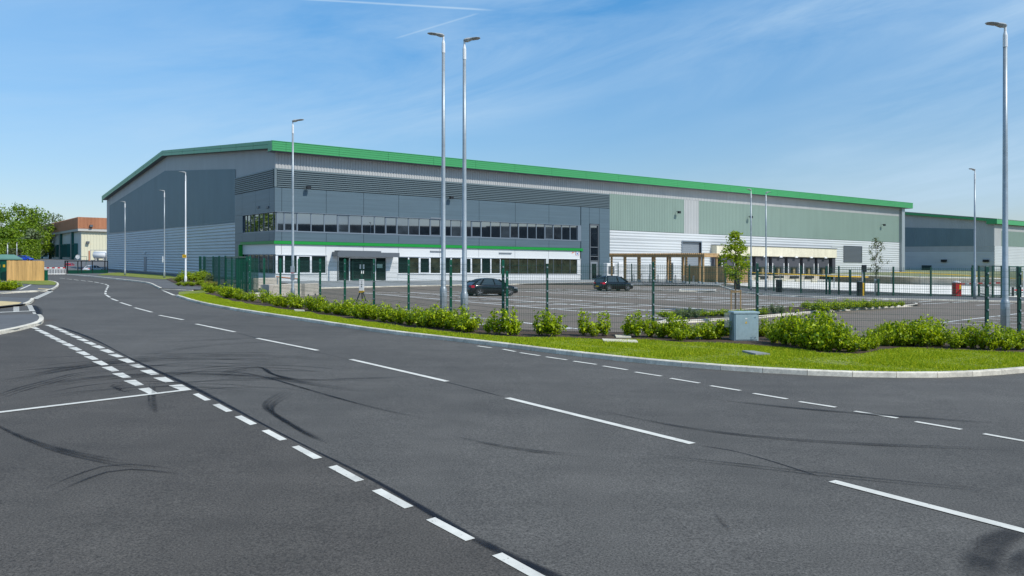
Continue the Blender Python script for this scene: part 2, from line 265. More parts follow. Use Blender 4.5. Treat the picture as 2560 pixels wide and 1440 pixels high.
# ------------------------------------------------------------------ mesh helpers
class MB:
    def __init__(s): s.v = []; s.f = []; s.mi = []; s.m = 0; s.fade = None
    def add(s, vs, fs):
        o = len(s.v); s.v += [tuple(map(float, p)) for p in vs]
        for f in fs: s.f.append([i + o for i in f]); s.mi.append(s.m)
        return s
    def quad(s, *p): return s.add(p, [list(range(len(p)))])
    def box(s, x0, x1, y0, y1, z0, z1):
        vs = [(x, y, z) for z in (z0, z1) for y in (y0, y1) for x in (x0, x1)]
        return s.add(vs, [(0, 2, 3, 1), (4, 5, 7, 6), (0, 1, 5, 4), (2, 6, 7, 3), (0, 4, 6, 2), (1, 3, 7, 5)])
    def bbox(s, x0, x1, y0, y1, z0, z1, b=0.02):
        """box with chamfered vertical edges and top edges"""
        def ring(xa, xb, ya, yb, z, c): return [(xa+c, ya, z), (xb-c, ya, z), (xb, ya+c, z), (xb, yb-c, z), (xb-c, yb, z), (xa+c, yb, z), (xa, yb-c, z), (xa, ya+c, z)]
        return s.rings([ring(x0, x1, y0, y1, z0, b), ring(x0, x1, y0, y1, z1-b, b), ring(x0+b, x1-b, y0+b, y1-b, z1, b*0.6)])
    def rings(s, rs, cap=True, closed=True):
        n = len(rs[0]); vs = [p for r in rs for p in r]; fs = []
        for k in range(len(rs)-1):
            for i in range(n if closed else n-1):
                j = (i+1) % n; fs.append((k*n+i, k*n+j, (k+1)*n+j, (k+1)*n+i))
        if cap: fs.append(list(range(n))[::-1]); fs.append([(len(rs)-1)*n+i for i in range(n)])
        return s.add(vs, fs)
    def tube(s, p0, p1, r0, r1=None, n=8):
        r1 = r0 if r1 is None else r1; p0 = Vector(p0); p1 = Vector(p1); d = (p1-p0)
        if d.length < 1e-6: return s
        d.normalize(); a = d.orthogonal().normalized(); b = d.cross(a)
        return s.rings([[tuple(p + (a*math.cos(2*math.pi*i/n) + b*math.sin(2*math.pi*i/n))*r) for i in range(n)] for p, r in ((p0, r0), (p1, r1))])
    def path(s, pts, r, n=6):
        for a, b in zip(pts[:-1], pts[1:]): s.tube(a, b, r, r, n)
        return s
    def lathe(s, prof, n=14, c=(0, 0)):
        return s.rings([[(c[0]+r*math.cos(2*math.pi*i/n), c[1]+r*math.sin(2*math.pi*i/n), z) for i in range(n)] for r, z in prof])
    def bar(s, p0, p1, w, h):
        """bar of width w (horizontal) and height h (vertical-ish) from p0 to p1"""
        p0 = Vector(p0); p1 = Vector(p1); d = (p1-p0).normalized(); up = Vector((0, 0, 1))
        if abs(d.z) > 0.95: up = Vector((0, 1, 0))
        sd_ = d.cross(up).normalized()*w/2; u2 = sd_.cross(d).normalized()*h/2
        return s.rings([[tuple(p+a) for a in (sd_+u2, -sd_+u2, -sd_-u2, sd_-u2)] for p in (p0, p1)])
    def extrude(s, poly, z0, z1, zf=None):
        zf = zf or (lambda x, y: 0)
        n = len(poly)
        vs = [(x, y, z0+zf(x, y)) for x, y in poly] + [(x, y, z1+zf(x, y)) for x, y in poly]
        return s.add(vs, [list(range(n))[::-1], list(range(n, 2*n))] + [(i, (i+1) % n, n+(i+1) % n, n+i) for i in range(n)])
    def build(s, name, m, parent=None, xf=None, smooth=False, off=None):
        me = bpy.data.meshes.new(name)
        vs = s.v if xf is None else [xf(p) for p in s.v]
        if off is not None: vs = [(p[0]-off[0], p[1]-off[1], p[2]-off[2]) for p in vs]
        me.from_pydata(vs, [], s.f)
        ms = m if isinstance(m, (list, tuple)) else [m]
        for q in ms: me.materials.append(M[q] if isinstance(q, str) else q)
        if len(ms) > 1: me.polygons.foreach_set('material_index', s.mi)
        if s.fade is not None:
            at = me.attributes.new('fade', 'FLOAT', 'POINT'); at.data.foreach_set('value', s.fade)
        if smooth: me.polygons.foreach_set('use_smooth', [True]*len(s.f))
        me.update()
        o = bpy.data.objects.new(name, me); COL.objects.link(o)
        if parent is not None: o.parent = parent
        return o
def tag(o, label=None, cat=None, group=None, kind=None):
    if label: o['label'] = label
    if cat: o['category'] = cat
    if group: o['group'] = group
    if kind: o['kind'] = kind
    return o
def empty(name, label, cat, loc=(0, 0, 0), rz=0, group=None):
    o = bpy.data.objects.new(name, None); COL.objects.link(o); o.location = loc; o.rotation_euler = (0, 0, rz); o.empty_display_size = 0.2
    return tag(o, label, cat, group)
def dup(root, loc, rz=0, label=None, scale=None):
    r = root.copy(); COL.objects.link(r); r.location = loc; r.rotation_euler = (0, 0, rz)
    if label: r['label'] = label
    if scale is not None: r.scale = scale if hasattr(scale, '__len__') else (scale,)*3
    for ch in root.children:
        c = ch.copy(); COL.objects.link(c); c.parent = r
        for g in ch.children:
            d = g.copy(); COL.objects.link(d); d.parent = c
    return r
def at(px, py, z=0): x, y = P(px, py); return (x, y, gz(x)+z)
def atY(px, Y, z=0): x, y = PY(px, Y); return (x, y, gz(x)+z)
def world_frame_obj(frame, name, label, cat, group=None):
    return empty(name, label, cat, (frame.ox, frame.oy, gz(frame.ox)), ANG, group)
def uvxf(p): return B1.shear(p)
def sheet(name, poly, z, m, kind='structure', px=True, thick=None, label=None):
    """flat surface following the site; poly in photo pixels on the ground (px) or metres"""
    pts = [P(*q) for q in poly] if px else poly
    mb = MB()
    if thick: mb.extrude(pts, z-thick, z, lambda x, y: gz(x))
    else: mb.quad(*[(x, y, gz(x)+z) for x, y in pts])
    o = mb.build(name, m); tag(o, kind=kind, label=label); return o
def resample(pts, step):
    out = [Vector(pts[0])]; acc = 0.0
    for a, b in zip(pts[:-1], pts[1:]):
        a = Vector(a); b = Vector(b); L = (b-a).length; t = step-acc
        while t <= L: out.append(a+(b-a)*t/L); t += step
        acc = (acc+L) % step
    return out
def smooth_path(pts, it=2):
    pts = [Vector(p) for p in pts]
    for _ in range(it):
        q = [pts[0]]
        for a, b in zip(pts[:-1], pts[1:]): q += [a*0.75+b*0.25, a*0.25+b*0.75]
        q.append(pts[-1]); pts = q
    return pts
def ribbon(mb, pts, w, z, w2=None):
    """flat strip along a ground path (list of 2D vectors); returns vertex count added"""
    n = len(pts); vs = []
    for i, p in enumerate(pts):
        d = (pts[min(i+1, n-1)]-pts[max(i-1, 0)]).normalized(); nrm = Vector((-d.y, d.x)); ww = w if w2 is None else w+(w2-w)*i/(n-1)
        for s_ in (-1, 1):
            q = p+nrm*ww/2*s_; vs.append((q.x, q.y, gz(q.x)+z))
    mb.add(vs, [(2*i, 2*i+1, 2*i+3, 2*i+2) for i in range(n-1)])
def kerb(name, pxpts, h=0.125, w=0.15, stone=0.92, side=1, closed=False, px=True, mm='kerb', name_kind='structure'):
    pts = [P(*q) for q in pxpts] if px else pxpts
    pts = resample(smooth_path(pts, 2), stone); mb = MB(); g = 0.006
    for a, b in zip(pts[:-1], pts[1:]):
        d = (b-a).normalized(); nr = Vector((-d.y, d.x))*side; a2 = a+d*g; b2 = b-d*g; c = 0.018
        ring = []
        for p in (a2, b2):
            q0, q1 = p, p+nr*w; z = gz(p.x)
            qi = p+nr*c; 
            ring.append([(q0.x, q0.y, z-0.05), (q0.x, q0.y, z+h-c), (qi.x, qi.y, z+h), (q1.x, q1.y, z+h), (q1.x, q1.y, z-0.05)])
        mb.rings(ring)
    return tag(mb.build(name, mm), kind=name_kind)
# ------------------------------------------------------------------ ground sheets
big = [(-1500, -400), (1500, -400), (1500, 2200), (-1500, 2200)]
sheet('ground', big, 0.0, 'gravel', px=False)
sheet('road', [(-75, -60), (90, -60), (90, 22), (60, 27.0), (16, 26.4), (-0.2, 27.1), (-23.0, 63.5), (-27, 78), (-78, 165), (-112, 200), (-140, 200), (-75, 90)], 0.010, 'road', px=False)
jn = [P(*q) for q in [(100, 814), (150, 818), (240, 850), (330, 900), (480, 968), (560, 1010), (680, 1075), (800, 1136), (900, 1184), (1000, 1240), (1100, 1300), (1220, 1370), (1400, 1450), (1500, 1500)]] + [(2.5, 2.0), (6, -55), (-60, -55), (-60, 20), P(-80, 860), P(0, 840), P(44, 832), P(89, 819)]
sheet('road', jn, 0.0125, 'road2', px=False)
# fence line behind the verge
FA = Vector((-0.29, 26.7)); FD = Vector((-1.938, 3.207))
def fpost(n): return FA + FD*n
fence_right = [FA] + [Vector(PY(px, 26.6 - (px-1368)/1100*1.0)) for px in (1368, 1633, 1893, 2467, 2548, 2840)]
VK = [(440, 742), (490, 758.7), (565, 773.7), (627, 783.7), (702, 795.6), (755, 803), (850, 818), (950, 832.5), (1040, 843.5), (1150, 856), (1250, 867.5), (1400, 887), (1550, 904), (1700, 918), (1850, 930), (2022, 940), (2167, 945), (2352, 946), (2450, 942), (2560, 934), (2700, 918), (2900, 888)]
vk = smooth_path([P(*q) for q in VK], 2)
back = [fpost(11.2)+Vector((0.6, 0.3))] + [fpost(n)+Vector((0.5, 0.35)) for n in (10, 8, 6, 4, 2, 0.3)] + [Vector((p.x, p.y+0.55)) for p in fence_right[1:]]
verge_poly = [tuple(p) for p in vk] + [(40, 25.5)] + [tuple(p) for p in reversed(back)] + [P(447, 733.5)]
def tri_sheet(name, poly, z, m, sub=0, kind='structure', edge=None):
    import bmesh
    bm = bmesh.new(); vs = [bm.verts.new((x, y, gz(x)+z)) for x, y in poly]; bm.faces.new(vs)
    bmesh.ops.triangulate(bm, faces=bm.faces[:])
    me = bpy.data.meshes.new(name); bm.to_mesh(me); bm.free(); me.materials.append(M[m])
    o = bpy.data.objects.new(name, me); COL.objects.link(o); return tag(o, kind=kind)
inner = [Vector(p) for p in vk]
off = []
for i, p in enumerate(inner):
    d = (inner[min(i+1, len(inner)-1)]-inner[max(i-1, 0)]).normalized(); off.append(p+Vector((-d.y, d.x))*0.13)
turf_poly = [tuple(p) for p in off] + verge_poly[len(vk):]
tri_sheet('grass_verge', turf_poly, 0.115, 'turf')
kerb('kerb', [tuple(p) for p in VK])
# soil strip under the hedge and the fence
hl = [(510, 733), (577, 751.5), (634, 761), (702, 772), (767, 780), (804, 787), (872, 797), (950, 809), (1060, 823), (1144, 834), (1200, 838), (1400, 845), (1600, 850), (1830, 860), (1960, 866), (2050, 884), (2150, 884), (2250, 868), (2400, 876), (2560, 884), (2800, 886)]
hlw = [P(*q, h=0.12) for q in hl]
soil_poly = hlw + [(40, 26.0)] + [tuple(p) for p in reversed(back)]
tri_sheet('soil_bed', soil_poly, 0.125, 'soil')
# car park
cp = [tuple(p) for p in back] + [(90, 26), (95, 78), B1.w(75, -20), B1.w(70, 0.3), B1.w(-2, 0.3), B1.w(-3.0, -12), (-26, 78)]
tri_sheet('car_park', cp, 0.016, 'carpark')
# yard concrete in front of the docks
tri_sheet('service_yard', [B1.w(50, -18.5), B1.w(31.5, -43.4), B1.w(27, -49), P(2440, 745), P(2900, 752), (130, 110), B1.w(170, -5), B1.w(155, 0.5), B1.w(57, 0.5), B1.w(57, -12)], 0.022, 'yard')
# pavement in front of the offices and round the cycle shelter
fp = [P(700, 728), P(780, 722.5), P(1060, 716), P(1300, 711.5), P(1470, 708), P(1560, 706), P(1640, 707), P(1753, 712.5), P(1800, 716), B1.w(51.5, -17), B1.w(57, -17), B1.w(57, 0.2), B1.w(-1.6, 0.2), B1.w(-1.6, -8)]
tri_sheet('pavement', [tuple(p) for p in fp], 0.10, 'paving')
kerb('kerb', fp[:9], h=0.12, px=False, stone=1.8, side=1)
# footpath beside the yard fence
tri_sheet('footpath', [P(1800, 716), P(1840, 729), P(1900, 737), P(2000, 743), P(2200, 748.5), P(2490, 755), P(2600, 757), P(2600, 748), P(2430, 744), P(2233, 741), P(2000, 734.5), P(1934, 729.5), P(1872, 723.5), P(1813, 716)], 0.09, 'path')
kerb('kerb', [P(1800, 716.5), P(1840, 729.5), P(1900, 737.5), P(2000, 743.5), P(2200, 749), P(2490, 755.5), P(2600, 757.5)], h=0.11, px=False, stone=1.8, side=1)
# small kerbed islands in the car park
isl = [(1640, 812), (1760, 806), (1896, 797), (2000, 787), (2082, 780), (2200, 772), (2302, 765.5), (2288, 760), (2100, 765), (1900, 775), (1720, 789)]
tri_sheet('planting_island', [P(*q) for q in isl], 0.11, 'soil')
kerb('kerb', [P(*q) for q in isl]+[P(*isl[0])], px=False, stone=1.2, side=1)
isl2 = [P(1697, 729), P(1790, 730), P(1792, 726), P(1700, 724)]
tri_sheet('traffic_island', isl2, 0.11, 'paving'); kerb('kerb', isl2+[isl2[0]], px=False, stone=1.2, side=1, mm='kerb')
# far side of the road, beside the gable
FK = [(160, 686.5), (210, 690.7), (278, 697.8), (355, 706), (376, 711), (382, 714.4), (390, 719), (401, 723.8)]
verge2 = [P(*q) for q in FK] + [P(511, 728), P(520, 716), B1.w(-1.0, 2), B1.w(-0.6, 50), B1.w(-0.6, 97), P(255, 682)]
tri_sheet('footpath', verge2, 0.10, 'path'); kerb('kerb', FK, stone=1.8, side=1)
kerb('kerb', [(401, 723.8), (455, 726), (511, 728.3)], h=0.06, stone=1.8, side=1)
tri_sheet('grass_verge', [P(*q) for q in [(240, 690), (268, 685), (300, 683.2), (350, 686), (425, 690.5), (445, 697), (415, 701), (380, 699), (312, 692.5), (270, 690.5)]], 0.125, 'turf')
tri_sheet('soil_bed', [P(*q) for q in [(415, 700), (445, 696), (540, 705), (548, 716), (500, 719), (455, 717), (430, 708)]], 0.128, 'soil')
# left side islands
KL1 = [(-80, 855), (0, 837), (44, 829), (89, 817), (104, 812.5), (111, 804), (107, 796), (99, 791.5)]
l1 = [P(*q) for q in KL1] + [P(0, 794), P(-80, 796)]
tri_sheet('footpath', l1, 0.10, 'path'); kerb('kerb', KL1, h=0.13, side=1)
KL2 = [(-80, 778), (0, 772), (48, 766.5), (66, 764), (78, 760), (84, 754), (86, 749.5)]
tri_sheet('footpath', [P(*q) for q in KL2] + [P(0, 747), P(-80, 747)], 0.10, 'path'); kerb('kerb', KL2[3:], h=0.13, side=1)
KL3 = [(-80, 739), (0, 735.5), (55, 732), (100, 730), (128, 728), (141, 721.5), (148, 714.5), (146, 709.5), (138, 706), (117, 703.5)]
tri_sheet('footpath', [P(*q) for q in KL3] + [P(60, 700), P(-80, 700)], 0.10, 'path'); kerb('kerb', KL3, h=0.12, side=1, stone=1.2)
tri_sheet('grass_verge', [P(*q) for q in [(30, 703.5), (116, 703.8), (134, 706.8), (142, 710.5), (137, 716), (100, 715.5), (60, 713), (30, 712)]], 0.13, 'turf')
tri_sheet('soil_bed', [P(*q) for q in [(-40, 722), (-40, 731), (40, 729), (40, 722)]], 0.128, 'soil')
sheet('tactile_paving', [P(0, 758), P(54, 761), P(48, 765.5), P(0, 771), P(-80, 776), P(-80, 755)], 0.112, 'buff', px=False)
sheet('tactile_paving', [P(95, 724.5), P(127, 726), P(128, 727.6), P(95, 726.3)], 0.112, 'buff', px=False)
# rising service area beyond the gate
mbk = MB()
pl = [(-230, 150), (-45, 150)], [(-260, 235), (-60, 235)], [(-420, 330), (-60, 330)], [(-600, 900), (-60, 900)]
zs = [-0.02, 1.2, 1.5, 1.5]
for i in range(3):
    (a, b), (c, d) = pl[i], pl[i+1]
    mbk.quad((*a, gz(a[0])+zs[i]), (*b, gz(b[0])+zs[i]), (*d, gz(d[0])+zs[i+1]), (*c, gz(c[0])+zs[i+1]))
tag(mbk.build('terrain', M['path']), kind='structure')
# bank behind the retaining wall on the right
wl = [PY(2085, 127), PY(2180, 118), PY(2300, 109), PY(2480, 104), PY(2760, 98)]
bkp = [PY(2075, 148), PY(2262, 156), PY(2262, 340), PY(2900, 340), PY(3100, 140)]
mb = MB(); vz = [0.86]*5 + [1.15, 1.25, 1.9, 1.9, 1.2]; poly = wl + bkp[::-1]; vz = [0.86]*5 + [1.2, 1.9, 1.9, 1.4, 1.1]
mb.quad(*[(x, y, gz(x)+z) for (x, y), z in zip(poly, vz)])
tag(mb.build('terrain', mat('dry_grass', (0.26, 0.27, 0.13), 0.95, noise=[(0.1, 0.2), (1.5, 0.2)])), kind='structure')
mb = MB()
for a, b in zip(wl[:-1], wl[1:]):
    mb.bar((*a, gz(a[0])+0.42), (*b, gz(b[0])+0.42), 0.3, 0.9)
rw = mb.build('retaining_wall', 'block'); tag(rw, 'long low concrete retaining wall holding the grass bank at the yard edge', 'wall')
mb = MB()
for a, b in zip(wl[:-1], wl[1:]):
    mb.bar((a[0], a[1]-0.02, gz(a[0])+0.94), (b[0], b[1]-0.02, gz(b[0])+0.94), 0.5, 0.14)
mb.build('coping', 'conc', rw)
# pale strip of path on top of the bank
mb = MB(); q0 = [Vector(p)+Vector((0.5, 4)) for p in wl]; ribbon(mb, q0, 8, 1.02); tag(mb.build('footpath', 'yard'), kind='structure')
# ------------------------------------------------------------------ road markings
mk = MB(); ZM = 0.018
def qpx(*p): mk.quad(*[(x, y, gz(x)+ZM) for x, y in (P(*q) for q in p)])
def strip(p0, p1, w, mbx=None, z=ZM):
    a, b = Vector(P(*p0)), Vector(P(*p1)); ribbon(mbx or mk, [a, b], w, z)
centre = [((2080, 1206), (2640, 1352)), ((1268, 997), (1731, 1112)), ((877, 900), (1118, 955.5)), ((643, 847), (794, 877.5)), ((490, 811), (587, 831)), ((398, 789), (458, 800.5)), ((337, 770), (380, 781.5)), ((301, 757), (328, 765.5)), ((278, 747), (294.5, 753)), ((265.5, 738.2), (275, 744)), ((263, 732.5), (264.5, 736.6)), ((265, 727), (264, 730.7)), ((267.5, 721.5), (266, 724.7)), ((269.5, 717.2), (268.5, 720)), ((269, 713.5), (271.5, 716.2)), ((262.5, 710.5), (267.5, 712.8)), ((251.5, 708.3), (259.5, 710)), ((236, 705.3), (247.5, 707.8)), ((219, 702.8), (232, 705)), ((202, 701.2), (214.5, 703.2)), ((184.5, 699.2), (197, 701.2)), ((166.5, 697.3), (179.5, 699)), ((149, 695.4), (162, 697))]
for a, b in centre: strip(a, b, 0.13)
# give-way edge line, one row of small dashes
SQ = [(5,75,42,68,127,113,85,118),(136,146,182,138,272,187,228,194),(283,226,330,217,434,272,388,282),(463,320,512,312,634,377,585,386),(664,428,712,419,868,500,815,512),(908,564,965,550,1148,650,1090,663),(1199,723,1262,708,1477,826,1418,842),(1560,918,1620,901,1888,1042,1825,1060),(2000,1158,2068,1138,2400,1320,2335,1344)]
for q in SQ: qpx(*[(480+q[i]*0.375, 960+q[i+1]*0.375) for i in (0, 2, 4, 6)])
# double dashed entrance marks, each taken as a parallelogram
def dbl(cx, cy, wd, ht, sk): qpx((cx-wd/2-sk/2, cy-ht/2), (cx+wd/2-sk/2, cy-ht/2-ht*0.05), (cx+wd/2+sk/2, cy+ht/2), (cx-wd/2+sk/2, cy+ht/2+ht*0.05))
c8 = 2560/480
L1 = [(80, 103, 215, 130), (137, 136, 280, 165), (198, 163, 352, 200), (263, 201, 422, 238), (335, 237, 500, 275), (414, 277, 585, 317), (497, 319, 680, 363), (586, 369, 780, 418), (684, 426, 888, 480), (794, 486, 1000, 542), (904, 552, 1130, 617), (1033, 628, 1272, 698), (1173, 713, 1427, 786), (1326, 808, 1600, 890), (1516, 913, 1780, 1000)]
L2 = [(273, 70, 408, 93), (328, 90, 470, 117), (388, 119, 540, 146), (458, 147, 612, 180), (536, 184, 694, 216), (613, 216, 783, 252), (696, 256, 872, 293), (792, 299, 972, 340), (892, 346, 1088, 390), (1001, 398, 1212, 450), (1118, 460, 1332, 508), (1246, 522, 1482, 582), (1395, 598, 1632, 655), (1545, 672, 1807, 745), (1722, 768, 2005, 846), (1926, 868, 2236, 958)]
for rr in (L1, L2):
    for x0, y0, x1, y1 in rr:
        X0, Y0, X1, Y1 = 60+x0/c8, 800+y0/c8, 60+x1/c8, 800+y1/c8; t = (X1-X0)
        qpx((X0, Y0+(Y1-Y0)*0.18), (X0+t*0.57, Y0), (X1, Y1-(Y1-Y0)*0.16), (X1-t*0.42, Y1))
strip((-60, 1041), (470, 977), 0.13, z=ZM+0.004)
# right-hand edge line, thin dashes
c3 = 2560/1400
for x0, y0, x1, y1 in [(62, 48, 125, 57), (178, 63, 235, 74), (256, 79, 347, 93), (374, 98, 470, 112), (500, 118, 605, 133), (635, 140, 747, 158), (782, 168, 903, 187), (944, 197, 1077, 219), (1126, 231, 1264, 253), (1323, 266, 1478, 292), (1532, 304, 1700, 330), (1785, 348, 1982, 380), (2063, 396, 2274, 432), (2376, 452, 2620, 496)]:
    strip((1160+x0/c3, 840+y0/c3), (1160+x1/c3, 840+y1/c3), 0.10)
# left edge dashes and crossing ladders
for i in range(8):
    t0 = i/8; t1 = t0+0.085; f_ = lambda t: (86+(128-86)*t, 747.5-(747.5-728.5)*t)
    strip(f_(t0), f_(t1), 0.35)
qpx((0, 804), (45, 804), (24, 810), (0, 810.5))
for k in range(5):
    y0 = 764.5+k*2.9; qpx((67+k*1.4, y0), (80+k*1.5, y0-0.3), (81.4+k*1.5, y0+1.7), (68.3+k*1.4, y0+2.0))
    y0 = 768+k*2.5; qpx((33.5, y0), (48, y0-0.4), (48.2, y0+1.2), (33.3, y0+1.6))
for k in range(3):
    y0 = 780.5+k*3.4; qpx((80+k*1.3, y0), (88+k*1.8, y0), (89.5+k*1.8, y0+2), (81.5+k*1.3, y0+2))
strip((-40, 783.5), (86, 777.8), 0.28); strip((-20, 746), (6, 748), 0.2)
qpx((404, 726.2), (412, 727.8), (441, 739.2), (431, 738.6))
strip((50, 727.8), (77, 715.3), 0.14, z=0.115)
tag(mk.build('road_marking', 'paint'), kind='structure')
# parking bays: rows run square to the building, bay lines parallel to it
mk = MB()
def uvline(u0, v0, u1, v1, w=0.21): ribbon(mk, [Vector(B1.w(u0, v0)), Vector(B1.w(u1, v1))], w, 0.024)
for (ua, ub, va, vb, mid) in [(-4.4, 3.2, -60, -30.5, True), (9.3, 16.0, -58, -28.5, True), (22.5, 28.5, -54, -25.5, True), (-16.5, -11.4, -63, -50, False)]:
    if ua != -16.5: uvline(ua, va, ua, vb); uvline(ub, va+3, ub, vb+1)
    else: uvline(ub, va, ub, vb)
    if mid: uvline((ua+ub)/2, va, (ua+ub)/2, vb)
    v = vb
    while v > va: uvline(ua, v, ub, v); v -= 3.1
for k in range(8):
    a = Vector(P(2354, 807.5)).lerp(Vector(P(2560, 783.5)), k/5); b = a + Vector((UY, -UX))*6.2; ribbon(mk, [a, b], 0.12, 0.024)
ribbon(mk, [Vector(P(2354, 807.5)), Vector(P(2760, 760))], 0.12, 0.024)
for (a, b) in [((2282, 757), (2330, 753)), ((2305, 761), (2420, 755)), ((2440, 764), (2600, 757)), ((1750, 742), (1850, 749)), ((1830, 737), (1920, 741)), ((1868, 752), (2000, 757)), ((1905, 764), (2010, 769))]:
    ribbon(mk, [Vector(P(*a)), Vector(P(*b))], 0.16, 0.024)
for k in range(6):
    a = Vector(P(1274+k*27, 712.5-k*0.7)); ribbon(mk, [a, a+Vector((0.9, 2.2))], 0.2, 0.024)
tag(mk.build('parking_marking', 'bay'), kind='structure')
# tyre marks, seams and stains
def stain(name, paths, m, z=0.0145, ef=0.2):
    mb = MB(); fade = []
    for pts, w in paths:
        q = resample(smooth_path([P(*p) for p in pts], 3), 0.25); n = len(q); vs = []
        for i, p in enumerate(q):
            d = (q[min(i+1, n-1)]-q[max(i-1, 0)]).normalized(); nr = Vector((-d.y, d.x)); e = min(1, i/ (n*ef+1), (n-1-i)/(n*ef+1)); ww = w*(0.8+0.4*math.sin(i*0.13))
            for s_, fd in ((-0.5, 0), (-0.2, 1), (0.2, 1), (0.5, 0)):
                r = p+nr*ww*s_; vs.append((r.x, r.y, gz(r.x)+z)); fade.append(fd*max(0.0, e))
        mb.add(vs, [(4*i+j, 4*i+j+1, 4*i+j+5, 4*i+j+4) for i in range(n-1) for j in range(3)])
        z += 0.00004
    mb.fade = fade; o = mb.build(name, m); tag(o, kind='structure'); return o
stain('bitumen_seam', [([(150, 818), (240, 850), (330, 900), (480, 968), (560, 1010), (680, 1075), (800, 1136), (900, 1184), (1000, 1240), (1100, 1300), (1220, 1370), (1400, 1450), (1500, 1500)], 0.12), ([(80, 764), (88, 775), (98, 786), (99, 790)], 0.5), ([(590, 832), (640, 846), (720, 864), (860, 897), (1120, 957), (1270, 997)], 0.03), ([(1731, 1114), (1850, 1130), (2080, 1204)], 0.03)], 'seam', 0.0145, 0.01)
TM = [([(-20, 950), (120, 930), (280, 905), (420, 893), (640, 888), (900, 905)], 0.32), ([(-20, 965), (150, 925), (330, 902), (560, 898), (780, 900)], 0.22),
      ([(-20, 985), (130, 962), (260, 945), (400, 937), (560, 939), (700, 947), (820, 970), (980, 985)], 0.3), ([(-20, 1000), (60, 972), (110, 960), (200, 935), (330, 925)], 0.2),
      ([(380, 858), (520, 852), (640, 846), (760, 843)], 0.12), ([(360, 890), (480, 868), (620, 858), (780, 850)], 0.12),
      ([(540, 945), (590, 925), (660, 918), (672, 935), (720, 948), (820, 962)], 0.22), ([(720, 985), (690, 1000), (668, 1018), (680, 1035), (705, 1050), (760, 1085), (830, 1112)], 0.26),
      ([(330, 980), (290, 976), (285, 970), (320, 963), (370, 960)], 0.28), ([(-20, 1060), (60, 1100), (140, 1128), (260, 1155), (330, 1166), (420, 1158)], 0.2),
      ([(380, 956), (376, 1000), (385, 1040)], 0.16), ([(500, 925), (640, 936), (800, 985), (1000, 1040), (1160, 1060)], 0.07),
      ([(1500, 1030), (1750, 1080), (2060, 1110), (2560, 1128)], 0.06), ([(1590, 1138), (1850, 1165), (2100, 1195), (2560, 1238)], 0.07), ([(1780, 1000), (2050, 1030), (2560, 1065)], 0.05),
      ([(110, 1240), (200, 1195), (300, 1165), (460, 1185)], 0.14), ([(720, 955), (840, 950), (1040, 943)], 0.08), ([(1120, 1090), (1300, 1130), (1500, 1145)], 0.07),
      ([(1795, 1290), (1805, 1310), (1820, 1330), (1830, 1350)], 0.12)]
TM2 = []
for pts, w in TM:
    nn_ = max(2, int(w/0.055))
    for k in range(nn_):
        o = (k-(nn_-1)/2)/max(1, nn_-1); kk = w*0.5
        q = []
        for j, (x, y) in enumerate(pts):
            px_m = (y-yh(x))/CAMH; q.append((x+o*w*px_m*0.5+random.uniform(-1.5, 1.5), y+o*w*px_m*(y-yh(x))/FPX*1.6+random.uniform(-0.6, 0.6)))
        TM2.append((q, random.uniform(0.045, 0.10)))
for k in range(20):
    x0 = random.uniform(-60, 420); y0 = random.uniform(905, 1010); L_ = random.uniform(350, 800); bow = random.uniform(-30, -8)
    TM2.append(([(x0+L_*t, y0+bow*4*t*(1-t)-20*t) for t in (0, .2, .4, .6, .8, 1)], random.uniform(0.04, 0.09)))
stain('tyre_mark', TM2, 'mark', 0.0165)
stain('tyre_mark', [([(2620, 1322), (2540, 1330), (2475, 1362), (2450, 1410), (2455, 1480)], 0.34), ([(2700, 1380), (2600, 1372), (2545, 1400), (2530, 1460)], 0.2)], 'ring', 0.0178, 0.1)
stain('rust_stain', [([(106, 803.5), (125, 801.5), (147, 800)], 0.5)], 'ruststain')
# ------------------------------------------------------------------ main warehouse
def frontmap(s, h, d): return (s, -d, h)
def gablemap(s, h, d): return (-d, s, h)
def hrib(mb, mp, s0, s1, h0, h1, pitch, depth, d0=0.0, crest=0.62, sl=0.08):
    h = h0; vs = []
    prof = [(h0, 0)]
    while h < h1-0.02:
        a = h+pitch*sl; b = h+pitch*crest; c = min(h+pitch*(crest+sl), h1); e = min(h+pitch, h1)
        prof += [(min(h, h1), 0), (min(a, h1), depth), (min(b, h1), depth), (c, 0)]; h += pitch
    prof.append((h1, 0))
    for hh, dd in prof: vs += [mp(s0, hh, d0+dd), mp(s1, hh, d0+dd)]
    mb.add(vs, [(2*i, 2*i+1, 2*i+3, 2*i+2) for i in range(len(prof)-1)])
def vrib(mb, mp, s0, s1, hb, ht, pitch, depth, d0=0.0, crest=0.5):
    hb = hb if callable(hb) else (lambda s, v=hb: v); ht = ht if callable(ht) else (lambda s, v=ht: v)
    s = s0; prof = [(s0, 0)]
    while s < s1-0.02:
        prof += [(min(s, s1), 0), (min(s+pitch*0.1, s1), depth), (min(s+pitch*crest, s1), depth), (min(s+pitch*(crest+0.1), s1), 0)]; s += pitch
    prof.append((s1, 0)); vs = []
    for ss, dd in prof: vs += [mp(ss, hb(ss), d0+dd), mp(ss, ht(ss), d0+dd)]
    mb.add(vs, [(2*i, 2*i+1, 2*i+3, 2*i+2) for i in range(len(prof)-1)])
def slab(mb, mp, s0, s1, h0, h1, d0, d1):
    ps = [mp(s, h, d) for d in (d0, d1) for h in (h0, h1) for s in (s0, s1)]
    mb.add(ps, [(0, 1, 3, 2), (4, 6, 7, 5), (0, 4, 5, 1), (2, 3, 7, 6), (0, 2, 6, 4), (1, 5, 7, 3)])
fm, gm_ = frontmap, gablemap
F, G = B1.F, B1.G
root = world_frame_obj(B1, 'warehouse', 'long grey distribution warehouse with green roof edge and two-storey glazed offices', 'warehouse')
